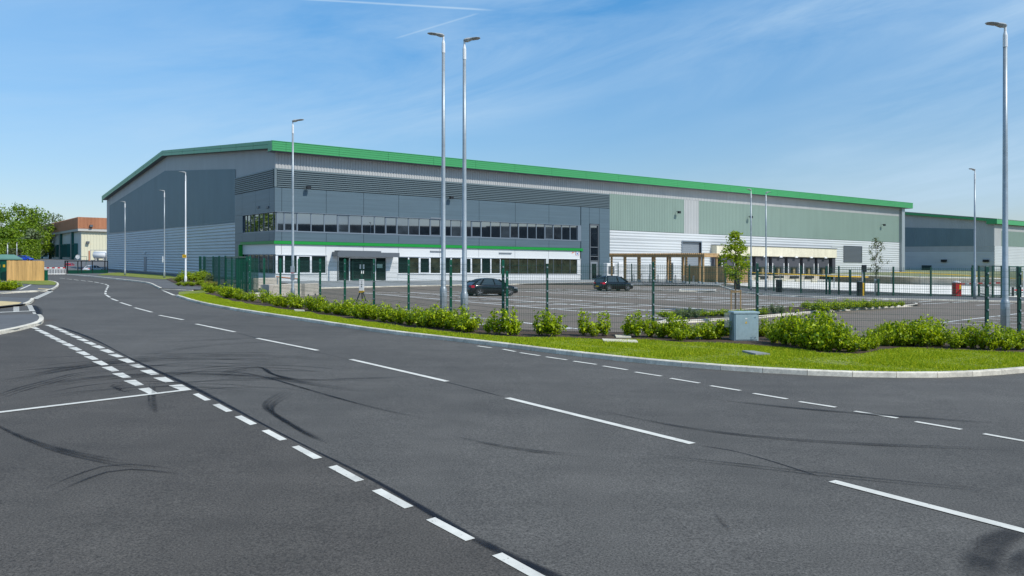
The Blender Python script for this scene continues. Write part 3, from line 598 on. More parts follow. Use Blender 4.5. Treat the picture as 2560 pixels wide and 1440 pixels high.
def bd(mb, name, m, parent=None, smooth=False): return mb.build(name, m, root if parent is None else parent, xf=uvxf, smooth=smooth)
LEN = F(2262)[0]; WID = G(268)[0]
EAVE = 14.70; FB = 13.72
vr, hr_ = G(405, 378, -0.8); RIDGE = hr_
hA = F(688, 420)[1]; hB = F(688, 467)[1]; hC = F(688, 528.5)[1]; hD = F(688, 576)[1]; hE = F(688, 601.5)[1]; hF = F(688, 609.5)[1]; hG = F(688, 635.5)[1]; hH = F(688, 683)[1]
OE = F(1523)[0]         # office end
WE = F(1448)[0]         # ribbon end
vO = G(590)[0]          # return of the office on the gable
vWn = G(609)[0]
print('dims', LEN, WID, RIDGE, vr, [round(x, 2) for x in (hA, hB, hC, hD, hE, hF, hG, hH)], OE, WE, vO)
print('check', [round(x, 2) for x in (F(1523, 488)[1], F(1448, 564)[1], F(1448, 597)[1], F(1452, 620)[1], F(1448, 628)[1], F(1523, 578)[1], F(2255, 604)[1], G(590, 556)[1], G(275, 582)[1], G(590, 442)[1], G(257, 490, -.8)[1])])
# core volume
mb = MB()
def roofh(v): return (EAVE-0.25) + (RIDGE-EAVE)*(1-abs(v-vr)/(vr+1.2 if v < vr else WID+1.2-vr))
sec = [(0.35, -1.3), (0.35, EAVE-0.6), (vr, RIDGE-0.6), (WID, EAVE-0.6), (WID, -1.3)]
mb.rings([[(u, v, h) for v, h in sec] for u in (0.35, LEN)])
bd(mb, 'wall', 'core')
# top sheet of light ribbed steel, front
mb = MB()
vrib(mb, fm, 0.0, OE, hA, FB+0.1, 0.34, 0.05, -0.02)
hS = F(1523, 488)[1]; hS2 = F(1523, 579)[1]
hSa = (F(1523, 488)[1]+F(2248, 538)[1])/2
vrib(mb, fm, OE, LEN, hSa, FB+0.1, 0.34, 0.05, -0.02)
g0, g1 = F(1710)[0], F(1747)[0]
LB = (F(1523, 579)[1]+F(2255, 604.5)[1])/2
vrib(mb, fm, g0, g1, LB, hSa, 0.34, 0.05, -0.02)
mb2 = MB(); slab(mb2, fm, F(2248)[0], LEN, -1.0, FB+0.1, -0.3, 0.02)
bd(mb, 'upper_cladding', 'rib'); bd(mb2, 'corner_flashing', 'rib')
# sage green panels
for a, b in ((OE+0.05, g0), (g1, F(2248)[0])):
    mb = MB(); vrib(mb, fm, a, b, LB+0.05, hSa-0.0, 0.34, 0.028, 0.0); bd(mb, 'sage_panel', 'sage')
# gable: top sheet, dark panel, lower sheet
gt = lambda v: roofh(v)
dpb = (G(590, 556)[1]+G(275, 582)[1])/2; print('dark panel bottom', G(590, 556)[1], G(275, 582)[1])
mb = MB(); vrib(mb, gm_, 0.0, WID, lambda v: (hA if v < vO else dpb), gt, 0.34, 0.05, -0.02)
bd(mb, 'gable_upper_cladding', 'rib')
p0, p1, p2 = G(590, 423), G(414, 427), G(275, 514)
def dtop(v): return (p0[1]+(p1[1]-p0[1])*(v-p0[0])/(p1[0]-p0[0])) if v < p1[0] else (p1[1]+(p2[1]-p1[1])*(v-p1[0])/(p2[0]-p1[0]))
mb = MB(); vrib(mb, gm_, vO, p2[0], lambda v: G(590, 556)[1]+(G(275, 582)[1]-G(590, 556)[1])*(v-vO)/(p2[0]-vO), dtop, 0.34, 0.04, 0.06)
bd(mb, 'dark_gable_panel', 'slate')
mb = MB(); hrib(mb, gm_, vO, WID, 0.1, dpb, 0.40, 0.07, 0.0, 0.5, 0.22)
slab(mb, gm_, vO, WID, dpb-0.06, dpb+0.04, 0, 0.10) if False else None
bd(mb, 'gable_lower_cladding', 'silver')
mb = MB(); slab(mb, gm_, vO, WID, -1.6, 0.1, -0.3, 0.04); bd(mb, 'plinth', 'block')
mb = MB(); slab(mb, gm_, WID-0.6, WID+0.05, -1, EAVE-1.0, -0.3, 0.07); bd(mb, 'corner_flashing', 'rib')
# lower silver sheet, right part of the front, with openings
d0, d1, dt = F(1705)[0], F(1752)[0], F(1705, 604)[1]
q0_, q1_ = F(1778)[0], F(2078)[0]; qt, qb = F(1778, 613)[1], F(1778, 638)[1]
n0, n1, nt0, nt1 = F(2109)[0], F(2153)[0], F(2109, 656)[1], F(2109, 615)[1]
mb = MB()
hrib(mb, fm, OE+0.05, F(2248)[0], dt+0.1, LB, 0.40, 0.05, 0.0, 0.5, 0.18); hrib(mb, fm, q0_, q1_, qt, dt+0.1, 0.40, 0.05, 0.0, 0.5, 0.18)
hrib(mb, fm, OE+0.05, d0, 0.1, dt+0.1, 0.40, 0.05, 0.0, 0.5, 0.18)
hrib(mb, fm, d1, q0_, 0.1, dt+0.1, 0.40, 0.05, 0.0, 0.5, 0.18)
hrib(mb, fm, q1_, F(2248)[0], -1.1, dt+0.1, 0.40, 0.06, 0.0, 0.5, 0.12)
bd(mb, 'lower_cladding', 'silver')
mb = MB(); slab(mb, fm, d0-0.12, d1+0.12, dt, dt+0.14, 0.0, 0.12); slab(mb, fm, d0-0.14, d0, 0, dt, 0, 0.12); slab(mb, fm, d1, d1+0.14, 0, dt, 0, 0.12)
slab(mb, fm, d0, d0+1.2*0, 0, 0.1, 0, 0.1)
do = bd(mb, 'roller_door', 'frame')
mb = MB(); hrib(mb, fm, d0, d1, 0.05, dt, 0.30, 0.03, -0.28, 0.8); bd(mb, 'shutter', 'midgrey', do)
# personnel door in the silver wall
a, b = F(1669)[0], F(1682)[0]
mb = MB(); slab(mb, fm, a, b, 0, 2.6, 0.0, 0.09); pd = bd(mb, 'door', 'darkgrey'); mb = MB(); slab(mb, fm, a+0.5, b-0.5, 1.3, 2.0, 0.09, 0.10); bd(mb, 'vision_panel', 'whitep', pd)
a, b = F(1546)[0], F(1560)[0]
mb = MB(); slab(mb, fm, a, b, 0, 2.6, 0.0, 0.09); bd(mb, 'door', 'whitep')
# personnel door in gable
a = G(364)[0]
mb = MB(); slab(mb, gm_, a-0.9, a+0.9, 0.15, 2.6, 0.0, 0.10); bd(mb, 'door', 'midgrey')
mb = MB(); slab(mb, gm_, a-0.3, a+0.3, 3.1, 3.35, 0.05, 0.35); bd(mb, 'wall_light', 'whitep')
# louvre grille
mb = MB(); hrib(mb, fm, n0, n1, nt0, nt1, 0.22, 0.05, 0.08, 0.6); slab(mb, fm, n0-0.08, n0, nt0, nt1, 0.05, 0.16); slab(mb, fm, n1, n1+0.08, nt0, nt1, 0.05, 0.16); slab(mb, fm, n0-0.08, n1+0.08, nt1, nt1+0.08, 0.05, 0.16)
bd(mb, 'ventilation_louvre', 'darkgrey')
# downpipe box at the right-hand end
a, b = F(2249)[0], F(2256)[0]
mb = MB(); slab(mb, fm, a, b, 0.0, FB, 0.02, 0.5); bd(mb, 'downpipe', 'galv')
# dock bay: concrete lintel, shelters
mb = MB(); slab(mb, fm, q0_, q1_, qb, qt, 0.0, 1.1); mb_s = MB()
dl = bd(mb, 'dock_lintel', 'conc')
mb = MB(); slab(mb, fm, q0_-0.05, q1_+0.05, qt, qt+0.1, 0.0, 1.2); bd(mb, 'flashing', 'darkgrey', dl)
mb = MB(); slab(mb, fm, q0_+0.3, q1_-0.2, -1.3, qb, -0.30, -0.05); slab(mb, fm, q1_-1.0, q1_-0.1, -0.6, qb, 0.0, 0.9); slab(mb, fm, q0_, q0_+0.35, -0.6, qb, 0.0, 0.6); bd(mb, 'dock_recess_wall', 'dockcurtain')
DF = 0.75
bounds = [F(p)[0] for p in (1789, 2066)]
for k in range(7):
    ua = bounds[0]+(bounds[1]-bounds[0])*k/7; ub = bounds[0]+(bounds[1]-bounds[0])*(k+1)/7; w = ub-ua; hd = qb-0.02
    mb = MB(); slab(mb, fm, ua+w*0.10, ub-w*0.10, hd-1.75, hd, 0.0, 0.75)
    slab(mb, fm, ua+w*0.10, ua+w*0.30, DF, hd-1.75, 0.0, 0.7); slab(mb, fm, ub-w*0.30, ub-w*0.10, DF, hd-1.75, 0.0, 0.7)
    sh = bd(mb, 'dock_shelter', 'dockcurtain')
    mb = MB(); slab(mb, fm, ua+w*0.30, ub-w*0.30, DF, hd-1.75, 0.0, 0.12); bd(mb, 'dock_door', 'tealdoor', sh)
    mb = MB(); slab(mb, fm, ub-w*0.44, ub-w*0.30, DF, hd-1.80, 0.13, 0.5); bd(mb, 'side_pad', 'tan', sh)
    for uu in (ua+w*0.13, ub-w*0.16): mb = MB(); slab(mb, fm, uu, uu+0.14, DF+0.3, DF+2.0, 0.72, 0.78); bd(mb, 'guide_strip', 'whitep', sh)
    mb = MB(); slab(mb, fm, ua+w*0.25, ua+w*0.75, DF-0.55, DF-0.12, 0.75, 1.1); bd(mb, 'buffer', 'black', sh)
    mb = MB(); slab(mb, fm, ua+w*0.44, ua+w*0.60, hd-0.12, hd+0.10, 1.1, 1.28); bd(mb, 'dock_light', 'whitep', sh)
mb = MB(); slab(mb, fm, bounds[0], q1_, -1.0, DF, 0.0, 0.72); bd(mb, 'dock_platform', 'block')
# ---- offices
joints = [703.4, 814.5, 908, 995.6, 1099, 1196.5, 1287, 1371, 1450]
ju = [0.0]+[F(p)[0] for p in joints]
mb = MB(); hrib(mb, fm, 0.12, OE, hB, hA, (hA-hB)/9, 0.15, 0.05, 0.5); bd(mb, 'louvre_band', 'louvre')
mb = MB(); hrib(mb, gm_, 0.12, vO, hB, hA, (hA-hB)/9, 0.15, 0.05, 0.5); bd(mb, 'gable_louvre_band', 'louvre')
mb = MB(); mb.box(-0.14, 0.12, -0.14, 0.12, hB, hA); bd(mb, 'corner_post', 'louvre')
mb = MB(); g = 0.02
segs = list(zip(ju[:-1], ju[1:]))+[(ju[-1], F(1472)[0]), (F(1472)[0], F(1497)[0]), (F(1497)[0], OE)]
for a, b in segs:
    if a < 0.01: a = -0.12-g
    for h0, h1 in ((hC+0.02, hB-0.05), (hE, hD-0.12)):
        if a >= ju[-1]-0.01:
            continue
        slab(mb, fm, a+g, b-g, h0, h1, -0.1, 0.12)
tw0, tw1 = F(1474)[0], F(1495)[0]; twt = F(1474, 562)[1]
slab(mb, fm, WE+0.25, F(1472)[0]-g, 0, hB-0.05, -0.1, 0.12); slab(mb, fm, F(1497)[0]+g, OE, 0, hB-0.05, -0.1, 0.12); slab(mb, fm, F(1472)[0]+g, F(1497)[0]-g, twt+0.15, hB-0.05, -0.1, 0.12)
bd(mb, 'office_cladding', 'panel')
mb = MB(); gv = [0.0, G(676)[0], G(642)[0], G(608)[0], vO]
for a, b in zip(gv[:-1], gv[1:]):
    aa = a if a > 0.01 else -0.06
    slab(mb, gm_, aa+g, b-g, hC+0.02, hB-0.05, -0.1, 0.12); slab(mb, gm_, aa+g, b-g, hE, hD-0.12, -0.1, 0.12)
slab(mb, gm_, vWn+0.02, vO, hD-0.1, hC, -0.1, 0.115)
slab(mb, gm_, vWn+0.55, vO, -0.3, hE-0.02, -0.1, 0.115)
bd(mb, 'gable_office_cladding', 'panel')
for p in (648, 672):
    mb = MB(); a = G(p)[0]; slab(mb, gm_, a-0.35, a+0.35, G(p, 521)[1], G(p, 518)[1]+0.1, 0.12, 0.2); bd(mb, 'air_vent', 'darkgrey')
for p0_, p1_, y in ((1075, 1103, 545), (1075, 1103, 628), (1247, 1278, 632.5)):
    mb = MB(); slab(mb, fm, F(p0_)[0], F(p1_)[0], F(p0_, y+1)[1], F(p0_, y-1.3)[1], 0.0, 0.16); bd(mb, 'air_vent', 'midgrey')
# green trim with its drop at the right and at the gable return
mb = MB(); e0 = F(1455)[0]
slab(mb, fm, -0.22, e0, hF, hE-0.02, 0.0, 0.22); slab(mb, fm, e0-0.32, e0, F(1455, 628)[1], hF, 0.0, 0.22)
slab(mb, gm_, 0.0, vWn+0.55, hF+0.0, hE-0.02, 0.0, 0.22); slab(mb, gm_, vWn+0.25, vWn+0.55, -0.3, hF, 0.0, 0.45)
bd(mb, 'green_trim', 'trim')
# white ground floor bands
mb = MB()
gw0, gw1 = F(817)[0], F(994)[0]; ge = F(1452)[0]; d_l, d_r = F(845)[0], F(967)[0]; dTop = F(845, 640)[1]
for a, b in zip(ju[:-1], ju[1:]):
    aa = a if a > 0 else -0.05
    slab(mb, fm, aa+g, min(b, ge)-g, hG, hF-0.02, -0.1, 0.03); 
for a, b in ((-0.05, F(702)[0]), (F(703)[0], gw0), (gw0+g, d_l), (d_r, gw1), (gw1+g, F(1099)[0]), (F(1099)[0]+g, F(1196)[0]), (F(1196)[0]+g, F(1287)[0]), (F(1287)[0]+g, ge)):
    slab(mb, fm, a, b, 0.02, hH-0.05, -0.1, 0.03)
slab(mb, fm, gw0, d_l, hH-0.05, hG, -0.1, 0.03); slab(mb, fm, d_r, gw1, hH-0.05, hG, -0.1, 0.03); slab(mb, fm, F(1443)[0], ge, hH-0.05, hG, -0.1, 0.03)
slab(mb, fm, 0, gw0, hG-0.06, hG, 0.03, 0.10); slab(mb, fm, gw1, ge, hG-0.06, hG, 0.03, 0.10); slab(mb, fm, 0, gw0, hH-0.1, hH-0.04, 0.03, 0.12); slab(mb, fm, gw1, ge, hH-0.1, hH-0.04, 0.03, 0.12)
bd(mb, 'white_cladding', 'white')
mb = MB(); slab(mb, gm_, -0.02, vWn+0.25, hG, hF, -0.1, 0.03); slab(mb, gm_, -0.02, vWn+0.25, -0.3, hH-0.05, -0.1, 0.03); bd(mb, 'gable_white_cladding', 'white')
# windows
def window(mp, a, b, h0, h1, fmname, gl='glass', fw=0.05, opener=False):
    mb = MB(); d0_, d1_ = -0.10, 0.0
    slab(mb, mp, a, a+fw, h0, h1, d0_, d1_); slab(mb, mp, b-fw, b, h0, h1, d0_, d1_); slab(mb, mp, a+fw, b-fw, h1-fw, h1, d0_, d1_); slab(mb, mp, a+fw, b-fw, h0, h0+fw, d0_, d1_)
    if opener:
        for (x0, x1, y0, y1) in ((a+fw, a+fw+0.06, h0+fw, h1-fw), (b-fw-0.06, b-fw, h0+fw, h1-fw), (a+fw+0.06, b-fw-0.06, h1-fw-0.06, h1-fw), (a+fw+0.06, b-fw-0.06, h0+fw, h0+fw+0.06)): slab(mb, mp, x0, x1, y0, y1, d0_, d1_+0.03)
    o = bd(mb, 'window', fmname); mb = MB(); slab(mb, mp, a+fw, b-fw, h0+fw, h1-fw, -0.09, -0.06); bd(mb, 'pane', gl, o)
mull = [692.8, 710, 743.8, 777.8, 811, 844, 873.4, 905.3, 936.6, 963.7, 993, 1021.6, 1048.5, 1075.3, 1102, 1128, 1153.2, 1178.7, 1203.4, 1227.2, 1251.5, 1275, 1297, 1319, 1341, 1362, 1383.8, 1404.6, 1425.4, 1443.5]
mu = [F(p)[0] for p in mull]
for i, (a, b) in enumerate(zip([0.02]+mu[:-1], mu)):
    if i == 0: continue
    window(fm, a, b, hD-0.02, hC-0.04, 'frame', ['glass', 'glass', 'glassb', 'glass', 'glassc'][(i*7) % 5], opener=(i % 4 == 2))
window(fm, 0.02, mu[0], hD-0.02, hC-0.04, 'frame')
mb = MB(); slab(mb, fm, -0.1, WE+0.2, hD-0.12, hD-0.02, -0.1, 0.16); slab(mb, fm, -0.1, WE+0.2, hC-0.04, hC+0.02, -0.1, 0.13); slab(mb, fm, mu[-1], WE+0.25, hD-0.02, hC-0.04, -0.1, 0.11)
slab(mb, gm_, 0, vWn, hD-0.12, hD-0.02, -0.1, 0.13); slab(mb, gm_, 0, vWn, hC-0.04, hC+0.02, -0.1, 0.13); bd(mb, 'window_sill', 'frame')
gl = [0.02]+[G(p)[0] for p in (683, 670, 658, 646.5, 635.5, 625.5, 617.5, 610.5)]
for i, (a, b) in enumerate(zip(gl[:-1], gl[1:])): window(gm_, a, b, hD-0.02, hC-0.04, 'darkgrey', opener=False)
for i, (a, b) in enumerate(zip([0.02]+mu[:4], mu[:5])): window(fm, a, b if i < 4 else gw0-0.05, hH-0.04, hG-0.06, 'framew', 'glass2', 0.08, opener=(i == 3))
for i, (a, b) in enumerate(zip(mu[10:-1], mu[11:])): window(fm, gw1 if i == 0 else a, b, hH-0.04, hG-0.06, 'framew' if b < F(1255)[0] else 'darkgrey', ['glass2', 'glass2b', 'glass2', 'glass2b'][(i*3) % 4] if b < F(1255)[0] else 'glass2b', 0.08 if b < F(1255)[0] else 0.03, opener=(i % 4 == 2 and b < F(1255)[0]))
for i, (a, b) in enumerate(zip(gl[:-1], gl[1:])): window(gm_, a, b, hH-0.04, hG-0.02, 'frame', 'glass2', 0.05)
# tall stair window and side door
mb = MB(); slab(mb, fm, tw0-0.05, tw0+0.08, 0, twt, -0.1, 0.13); slab(mb, fm, tw1-0.08, tw1+0.05, 0, twt, -0.1, 0.13); slab(mb, fm, tw0, tw1, twt-0.08, twt+0.1, -0.1, 0.14)
for y in (618, 641, 652): hh = F(1484, y)[1]; slab(mb, fm, tw0, tw1, hh-0.06, hh+0.06, -0.05, 0.1)
sw = bd(mb, 'stair_window', 'darkgrey'); mb = MB(); slab(mb, fm, tw0+0.05, tw1-0.05, 2.6, twt-0.05, -0.08, -0.03); bd(mb, 'pane', 'glass', sw)
mb = MB(); slab(mb, fm, tw0+0.1, tw1-0.1, 0.02, 2.6, -0.05, 0.06); pd = bd(mb, 'side_door', 'midgrey'); mb = MB(); slab(mb, fm, tw0+0.35, tw1-0.35, 0.3, 2.3, 0.06, 0.08); bd(mb, 'pane', 'glass2', pd)
# entrance: canopy, screens, doors
c0, c1 = F(838)[0], F(983)[0]; ct, cb = F(838, 628.5)[1], dTop-0.05
cpx0, cpx1 = F(838, 0, -1.55)[0], F(999, 0, -1.55)[0]
mb = MB(); slab(mb, fm, cpx0+0.3, cpx1, cb, cb+0.50, 0.0, 1.55); slab(mb, fm, cpx0+0.1+0.5, cpx1-2.2, cb+0.5, cb+0.66, 0.0, 1.3); can = bd(mb, 'entrance_canopy', 'darkgrey')
mb = MB(); slab(mb, fm, c0-0.42, c0-0.28, 0, cb+0.45, 0.0, 1.5) if False else slab(mb, fm, cpx0+0.3, cpx0+0.42, 0.05, cb, 1.35, 1.5); bd(mb, 'post', 'darkgrey', can)
mb = MB(); a, b = d_l, d_r; hd = dTop-0.05
for x in (a, F(873)[0], F(938)[0], b-0.1): slab(mb, fm, x, x+0.1, 0.05, hd, -0.2, 0.0)
slab(mb, fm, a, b, hd-0.1, hd, -0.2, 0.0); slab(mb, fm, F(873)[0], F(938)[0], F(873, 646)[1], F(873, 646)[1]+0.1, -0.2, 0.02); slab(mb, fm, a, b, 0.02, 0.12, -0.2, 0.01)
es = bd(mb, 'entrance_screen', 'framew'); mb = MB(); slab(mb, fm, a+0.05, b-0.05, 0.1, hd-0.05, -0.16, -0.12); bd(mb, 'pane', 'glass2', es)
for x0, x1 in ((F(881)[0], F(904)[0]-0.02), (F(904)[0]+0.02, F(930)[0])):
    mb = MB(); t = 0.09
    h1 = F(881, 649)[1]; slab(mb, fm, x0, x0+t, 0.12, h1, -0.1, 0.03); slab(mb, fm, x1-t, x1, 0.12, h1, -0.1, 0.03); slab(mb, fm, x0+t, x1-t, h1-t, h1, -0.1, 0.03); slab(mb, fm, x0+t, x1-t, 0.12, 0.3, -0.1, 0.03)
    dd = bd(mb, 'entrance_door', 'greend'); mb = MB(); slab(mb, fm, x0+t, x1-t, 0.3, h1-t, -0.04, 0.0); bd(mb, 'pane', 'glass2', dd)
mb = MB()
for p, y0, y1, w in ((898.5, 661, 672, 3.8), (906.8, 661, 672, 3.8), (902.2, 676, 684, 2.6), (906.8, 676, 684, 2.6)): slab(mb, fm, F(p)[0], F(p+w)[0], F(p, y1)[1], F(p, y0)[1], 0.035, 0.045)
bd(mb, 'paper_notice', 'whitep')
mb = MB(); slab(mb, fm, F(942)[0], F(956)[0], F(942, 670)[1], F(942, 660)[1], 0.0, 0.02); bd(mb, 'notice_board', mat('pale_green_notice', (0.35, 0.5, 0.42), 0.6))
# small emblem signs at the right end of the white band
mb = MB(); slab(mb, fm, F(1438.5)[0], F(1447)[0], F(1440, 638)[1], F(1440, 628.5)[1], 0.03, 0.06); sg = bd(mb, 'wall_sign', mat('sign_red', (0.55, 0.12, 0.08), 0.5))
mb = MB(); uc, hc = (F(1438.5)[0]+F(1447)[0])/2, (F(1440, 638)[1]+F(1440, 628.5)[1])/2; r_ = 0.27
mb.add([fm(uc+r_*math.cos(t*math.pi/8), hc+r_*math.sin(t*math.pi/8), 0.066) for t in range(16)], [list(range(16))]); bd(mb, 'sign_face', mat('sign_pale', (0.55, 0.65, 0.75), 0.5), sg)
mb = MB(); mb.add([fm(uc+x, hc+y, 0.072) for x, y in ((-0.17, 0.1), (-0.08, 0.1), (0, -0.06), (0.08, 0.1), (0.17, 0.1), (0.05, -0.16), (-0.05, -0.16))], [[0, 1, 2, 3, 4, 5, 6]]); bd(mb, 'sign_mark', mat('sign_blue', (0.02, 0.05, 0.25), 0.5), sg)
mb = MB(); uc2, hc2 = F(1432)[0], F(1432, 632.5)[1]
mb.add([fm(uc2+x, hc2+y, 0.05) for x, y in ((-0.28, -0.1), (-0.12, 0.1), (0.05, 0.16), (0.28, 0.06), (0.1, 0.04), (-0.05, -0.02))], [[0, 1, 2, 3, 4, 5]]); bd(mb, 'wall_sign', mat('sign_orange', (0.7, 0.22, 0.12), 0.5))
# white glazed wing in front of the right end windows is part of the wall: pale rendered pier
# floodlights on the wall
for px_, py_ in ((766, 467), (1122, 492), (1690, 529), (1870, 541), (2203, 561)):
    u, h = F(px_, py_); mb = MB(); mb.bar(fm(u, h, 0.1), fm(u, h-0.1, 0.6), 0.06, 0.06); fl = bd(mb, 'floodlight', 'blackp'); mb = MB(); slab(mb, fm, u-0.22, u+0.22, h-0.3, h+0.05, 0.5, 0.8); bd(mb, 'lamp_head', 'blackp', fl)
# roof and fascia
mb = MB(); V0, V1 = -1.2, WID+1.2
for z in (0,):
    sec = [(V0+0.1, EAVE-0.02), (vr, RIDGE+0.02), (V1-0.1, EAVE-0.02), (V1-0.1, EAVE-0.14), (vr, RIDGE-0.12), (V0+0.1, EAVE-0.14)]
    mb.rings([[(u, v, h) for v, h in sec] for u in (-0.75, LEN+0.75)])
bd(mb, 'roof', 'roof')
mb = MB(); fh = EAVE-FB; n = 4
fj = [F(p, 0, -1.2)[0] for p in (715, 848, 971, 1084)]; st = fj[-1]-fj[-2]; cuts = [-0.8]+fj
while cuts[-1]+st < LEN+0.8: cuts.append(cuts[-1]+st)
cuts.append(LEN+0.8)
for a, b in zip(cuts[:-1], cuts[1:]):
    for k in range(n): slab(mb, fm, a+0.012, b-0.012, FB+fh*k/n+0.012, FB+fh*(k+1)/n-0.012, 1.14, 1.2)
slab(mb, fm, -0.8, LEN+0.8, EAVE, EAVE+0.07, 1.0, 1.24)
fa = bd(mb, 'fascia', 'fascia'); mb = MB(); slab(mb, fm, -0.76, LEN+0.76, FB-0.03, EAVE-0.01, 1.08, 1.14); slab(mb, fm, -0.76, LEN+0.76, FB-0.03, FB+0.03, -0.3, 1.1); bd(mb, 'soffit', 'darkgrey', fa)
mb = MB()
def barge(va, ha, vb, hb, hh): 
    ps = []
    for d in (0.74, 0.8):
        for v, h in ((va, ha), (vb, hb)):
            ps += [gm_(v, h, d), gm_(v, h-hh, d)]
    mb.add(ps, [(0, 1, 3, 2), (4, 6, 7, 5), (0, 2, 6, 4), (1, 5, 7, 3), (0, 4, 5, 1), (2, 3, 7, 6)])
segv = 8
for (va, ha, vb, hb) in ((V0, EAVE+0.05, vr, RIDGE+0.1), (vr, RIDGE+0.1, V1, EAVE+0.05)):
    for k in range(segv):
        t0, t1 = k/segv+0.0008, (k+1)/segv-0.0008
        barge(va+(vb-va)*t0, ha+(hb-ha)*t0, va+(vb-va)*t1, ha+(hb-ha)*t1, 0.38); barge(va+(vb-va)*t0, ha-0.41+(hb-ha)*t0, va+(vb-va)*t1, ha-0.41+(hb-ha)*t1, 0.38)
# box end of the eaves
slab(mb, gm_, V0, 0.05, FB, EAVE, 0.745, 0.805); slab(mb, gm_, V1-1.25, V1, FB-0.3, EAVE, 0.745, 0.805)
bd(mb, 'verge_fascia', 'fascia')
mb = MB()
for (va, ha, vb, hb) in ((V0, EAVE-0.75, vr, RIDGE-0.7), (vr, RIDGE-0.7, V1, EAVE-0.75)):
    mb.add([gm_(va, ha, -0.3), gm_(vb, hb, -0.3), gm_(vb, hb, 0.74), gm_(va, ha, 0.74)], [(0, 1, 2, 3)])
bd(mb, 'verge_soffit', 'darkgrey')
# ------------------------------------------------------------------ second warehouse on the right
cx, cy = PY(2486, 206); B2 = Frame(cx, cy)
r2 = world_frame_obj(B2, 'warehouse', 'grey warehouse with green roof edge beyond the yard, partly behind the long one', 'warehouse')
xf2 = lambda p: B2.shear(p)
def bd2(mb, n_, m, par=None): return mb.build(n_, m, r2 if par is None else par, xf=xf2)
e2 = B2.F(2487, 546, -1)[1]; f2b = B2.F(2487, 559, -1)[1]; W2 = 70; L2_ = 90; rid2 = e2+4.2
mb = MB(); sec = [(0.3, 0), (0.3, e2-0.4), (W2/2, rid2-0.5), (W2, e2-0.4), (W2, 0)]; mb.rings([[(u, v, h) for v, h in sec] for u in (0.3, L2_)]); bd2(mb, 'wall', 'core')
gp = B2.G; h571, h615, h629 = gp(2400, 573.5)[1], gp(2440, 615)[1], gp(2440, 629)[1]; vd = gp(2436)[0]
mb = MB(); vrib(mb, gm_, 0, W2, h615, lambda v: e2-0.3+(rid2-e2)*(1-abs(v-W2/2)/(W2/2)), 0.5, 0.05); bd2(mb, 'gable_upper_cladding', 'rib')
mb = MB(); vrib(mb, gm_, vd, W2, h615, lambda v: h571+(v-vd)*0.05, 0.5, 0.05, 0.06); bd2(mb, 'dark_gable_panel', 'slate')
mb = MB(); hrib(mb, gm_, 0, W2, h629, h615, 0.4, 0.05); bd2(mb, 'gable_middle_cladding', 'rib')
mb = MB(); hrib(mb, gm_, 0, W2, 0, h629, 0.4, 0.06, 0.01); bd2(mb, 'gable_lower_cladding', 'silver')
mb = MB(); vrib(mb, fm, 0, L2_, h615, f2b, 0.5, 0.05); bd2(mb, 'upper_cladding', 'rib')
mb = MB(); vrib(mb, fm, B2.F(2503)[0], L2_, h615, B2.F(2503, 577)[1], 0.5, 0.05, 0.06); bd2(mb, 'sage_panel', 'sage')
mb = MB(); hrib(mb, fm, 0, L2_, 0, h615, 0.4, 0.06, 0.0); bd2(mb, 'lower_cladding', 'silver')
mb = MB(); slab(mb, fm, -0.9, L2_, f2b, e2, 0.9, 1.0); 
for k in range(2):
    va, vb, ha, hb = (-1, W2/2, e2, rid2) if k == 0 else (W2/2, W2+1, rid2, e2)
    mb.add([gm_(va, ha, 0.9), gm_(vb, hb, 0.9), gm_(vb, hb-0.8, 0.9), gm_(va, ha-0.8, 0.9)], [(0, 1, 2, 3)])
slab(mb, gm_, -1, 1.5, f2b, e2, 0.88, 0.92); bd2(mb, 'fascia', 'fascia')
mb = MB(); mb.rings([[(u, v, h) for v, h in ((-1, e2), (W2/2, rid2), (W2+1, e2), (W2+1, e2-0.2), (W2/2, rid2-0.2), (-1, e2-0.2))] for u in (-0.9, L2_)]); bd2(mb, 'roof', 'roof')
for p, y in ((2361, 652), (2466, 652)):
    v, h = gp(p, y); mb = MB(); slab(mb, gm_, v-0.7, v+0.7, h-0.32, h+0.3, 0.05, 0.5); bd2(mb, 'wall_light', 'blackp')
v, h = gp(2317, 667); mb = MB(); slab(mb, gm_, v-1.3, v+1.3, 0.2, h+0.4, 0.05, 0.2); bd2(mb, 'door', 'tealdoor')
# ------------------------------------------------------------------ cream depot on the left
B3 = Frame(*PY(203, 300)); Z3 = 1.45
r3 = world_frame_obj(B3, 'depot_building', 'cream depot with rust red parapet and dark green dock doors beyond the gate', 'building'); r3.location.z += Z3
def bd3(mb, n_, m, par=None): return mb.build(n_, m, r3 if par is None else par, xf=lambda p: B3.shear(p))
def h3(px, py, g=False): return (B3.G(px, py)[1] if g else B3.F(px, py)[1])-Z3
v3 = B3.G(103)[0]; ht = h3(203, 577); W3 = v3
mb = MB(); mb.box(0.2, 60, 0.2, W3, 0, ht+3); bd3(mb, 'wall', 'creamsh')
mb = MB(); vrib(mb, fm, 0, 60, 0, ht, 1.0, 0.06); bd3(mb, 'front_cladding', 'cream')
mb = MB(); vrib(mb, gm_, 0, W3, 0, ht, 1.0, 0.06); bd3(mb, 'side_cladding', 'creamsh')
pt = h3(203, 543)
mb = MB(); vrib(mb, fm, -1.2, 60, ht+0.8, pt, 0.45, 0.08, 1.2); slab(mb, fm, -1.2, 60, ht+0.8, pt, 0.9, 1.2); bd3(mb, 'parapet', 'rust')
mb = MB(); vrib(mb, gm_, -1.2, W3+2, ht+0.8, pt, 0.45, 0.08, 1.2); slab(mb, gm_, -1.2, W3+2, ht+0.8, pt, 0.9, 1.2); bd3(mb, 'side_parapet', 'rust')
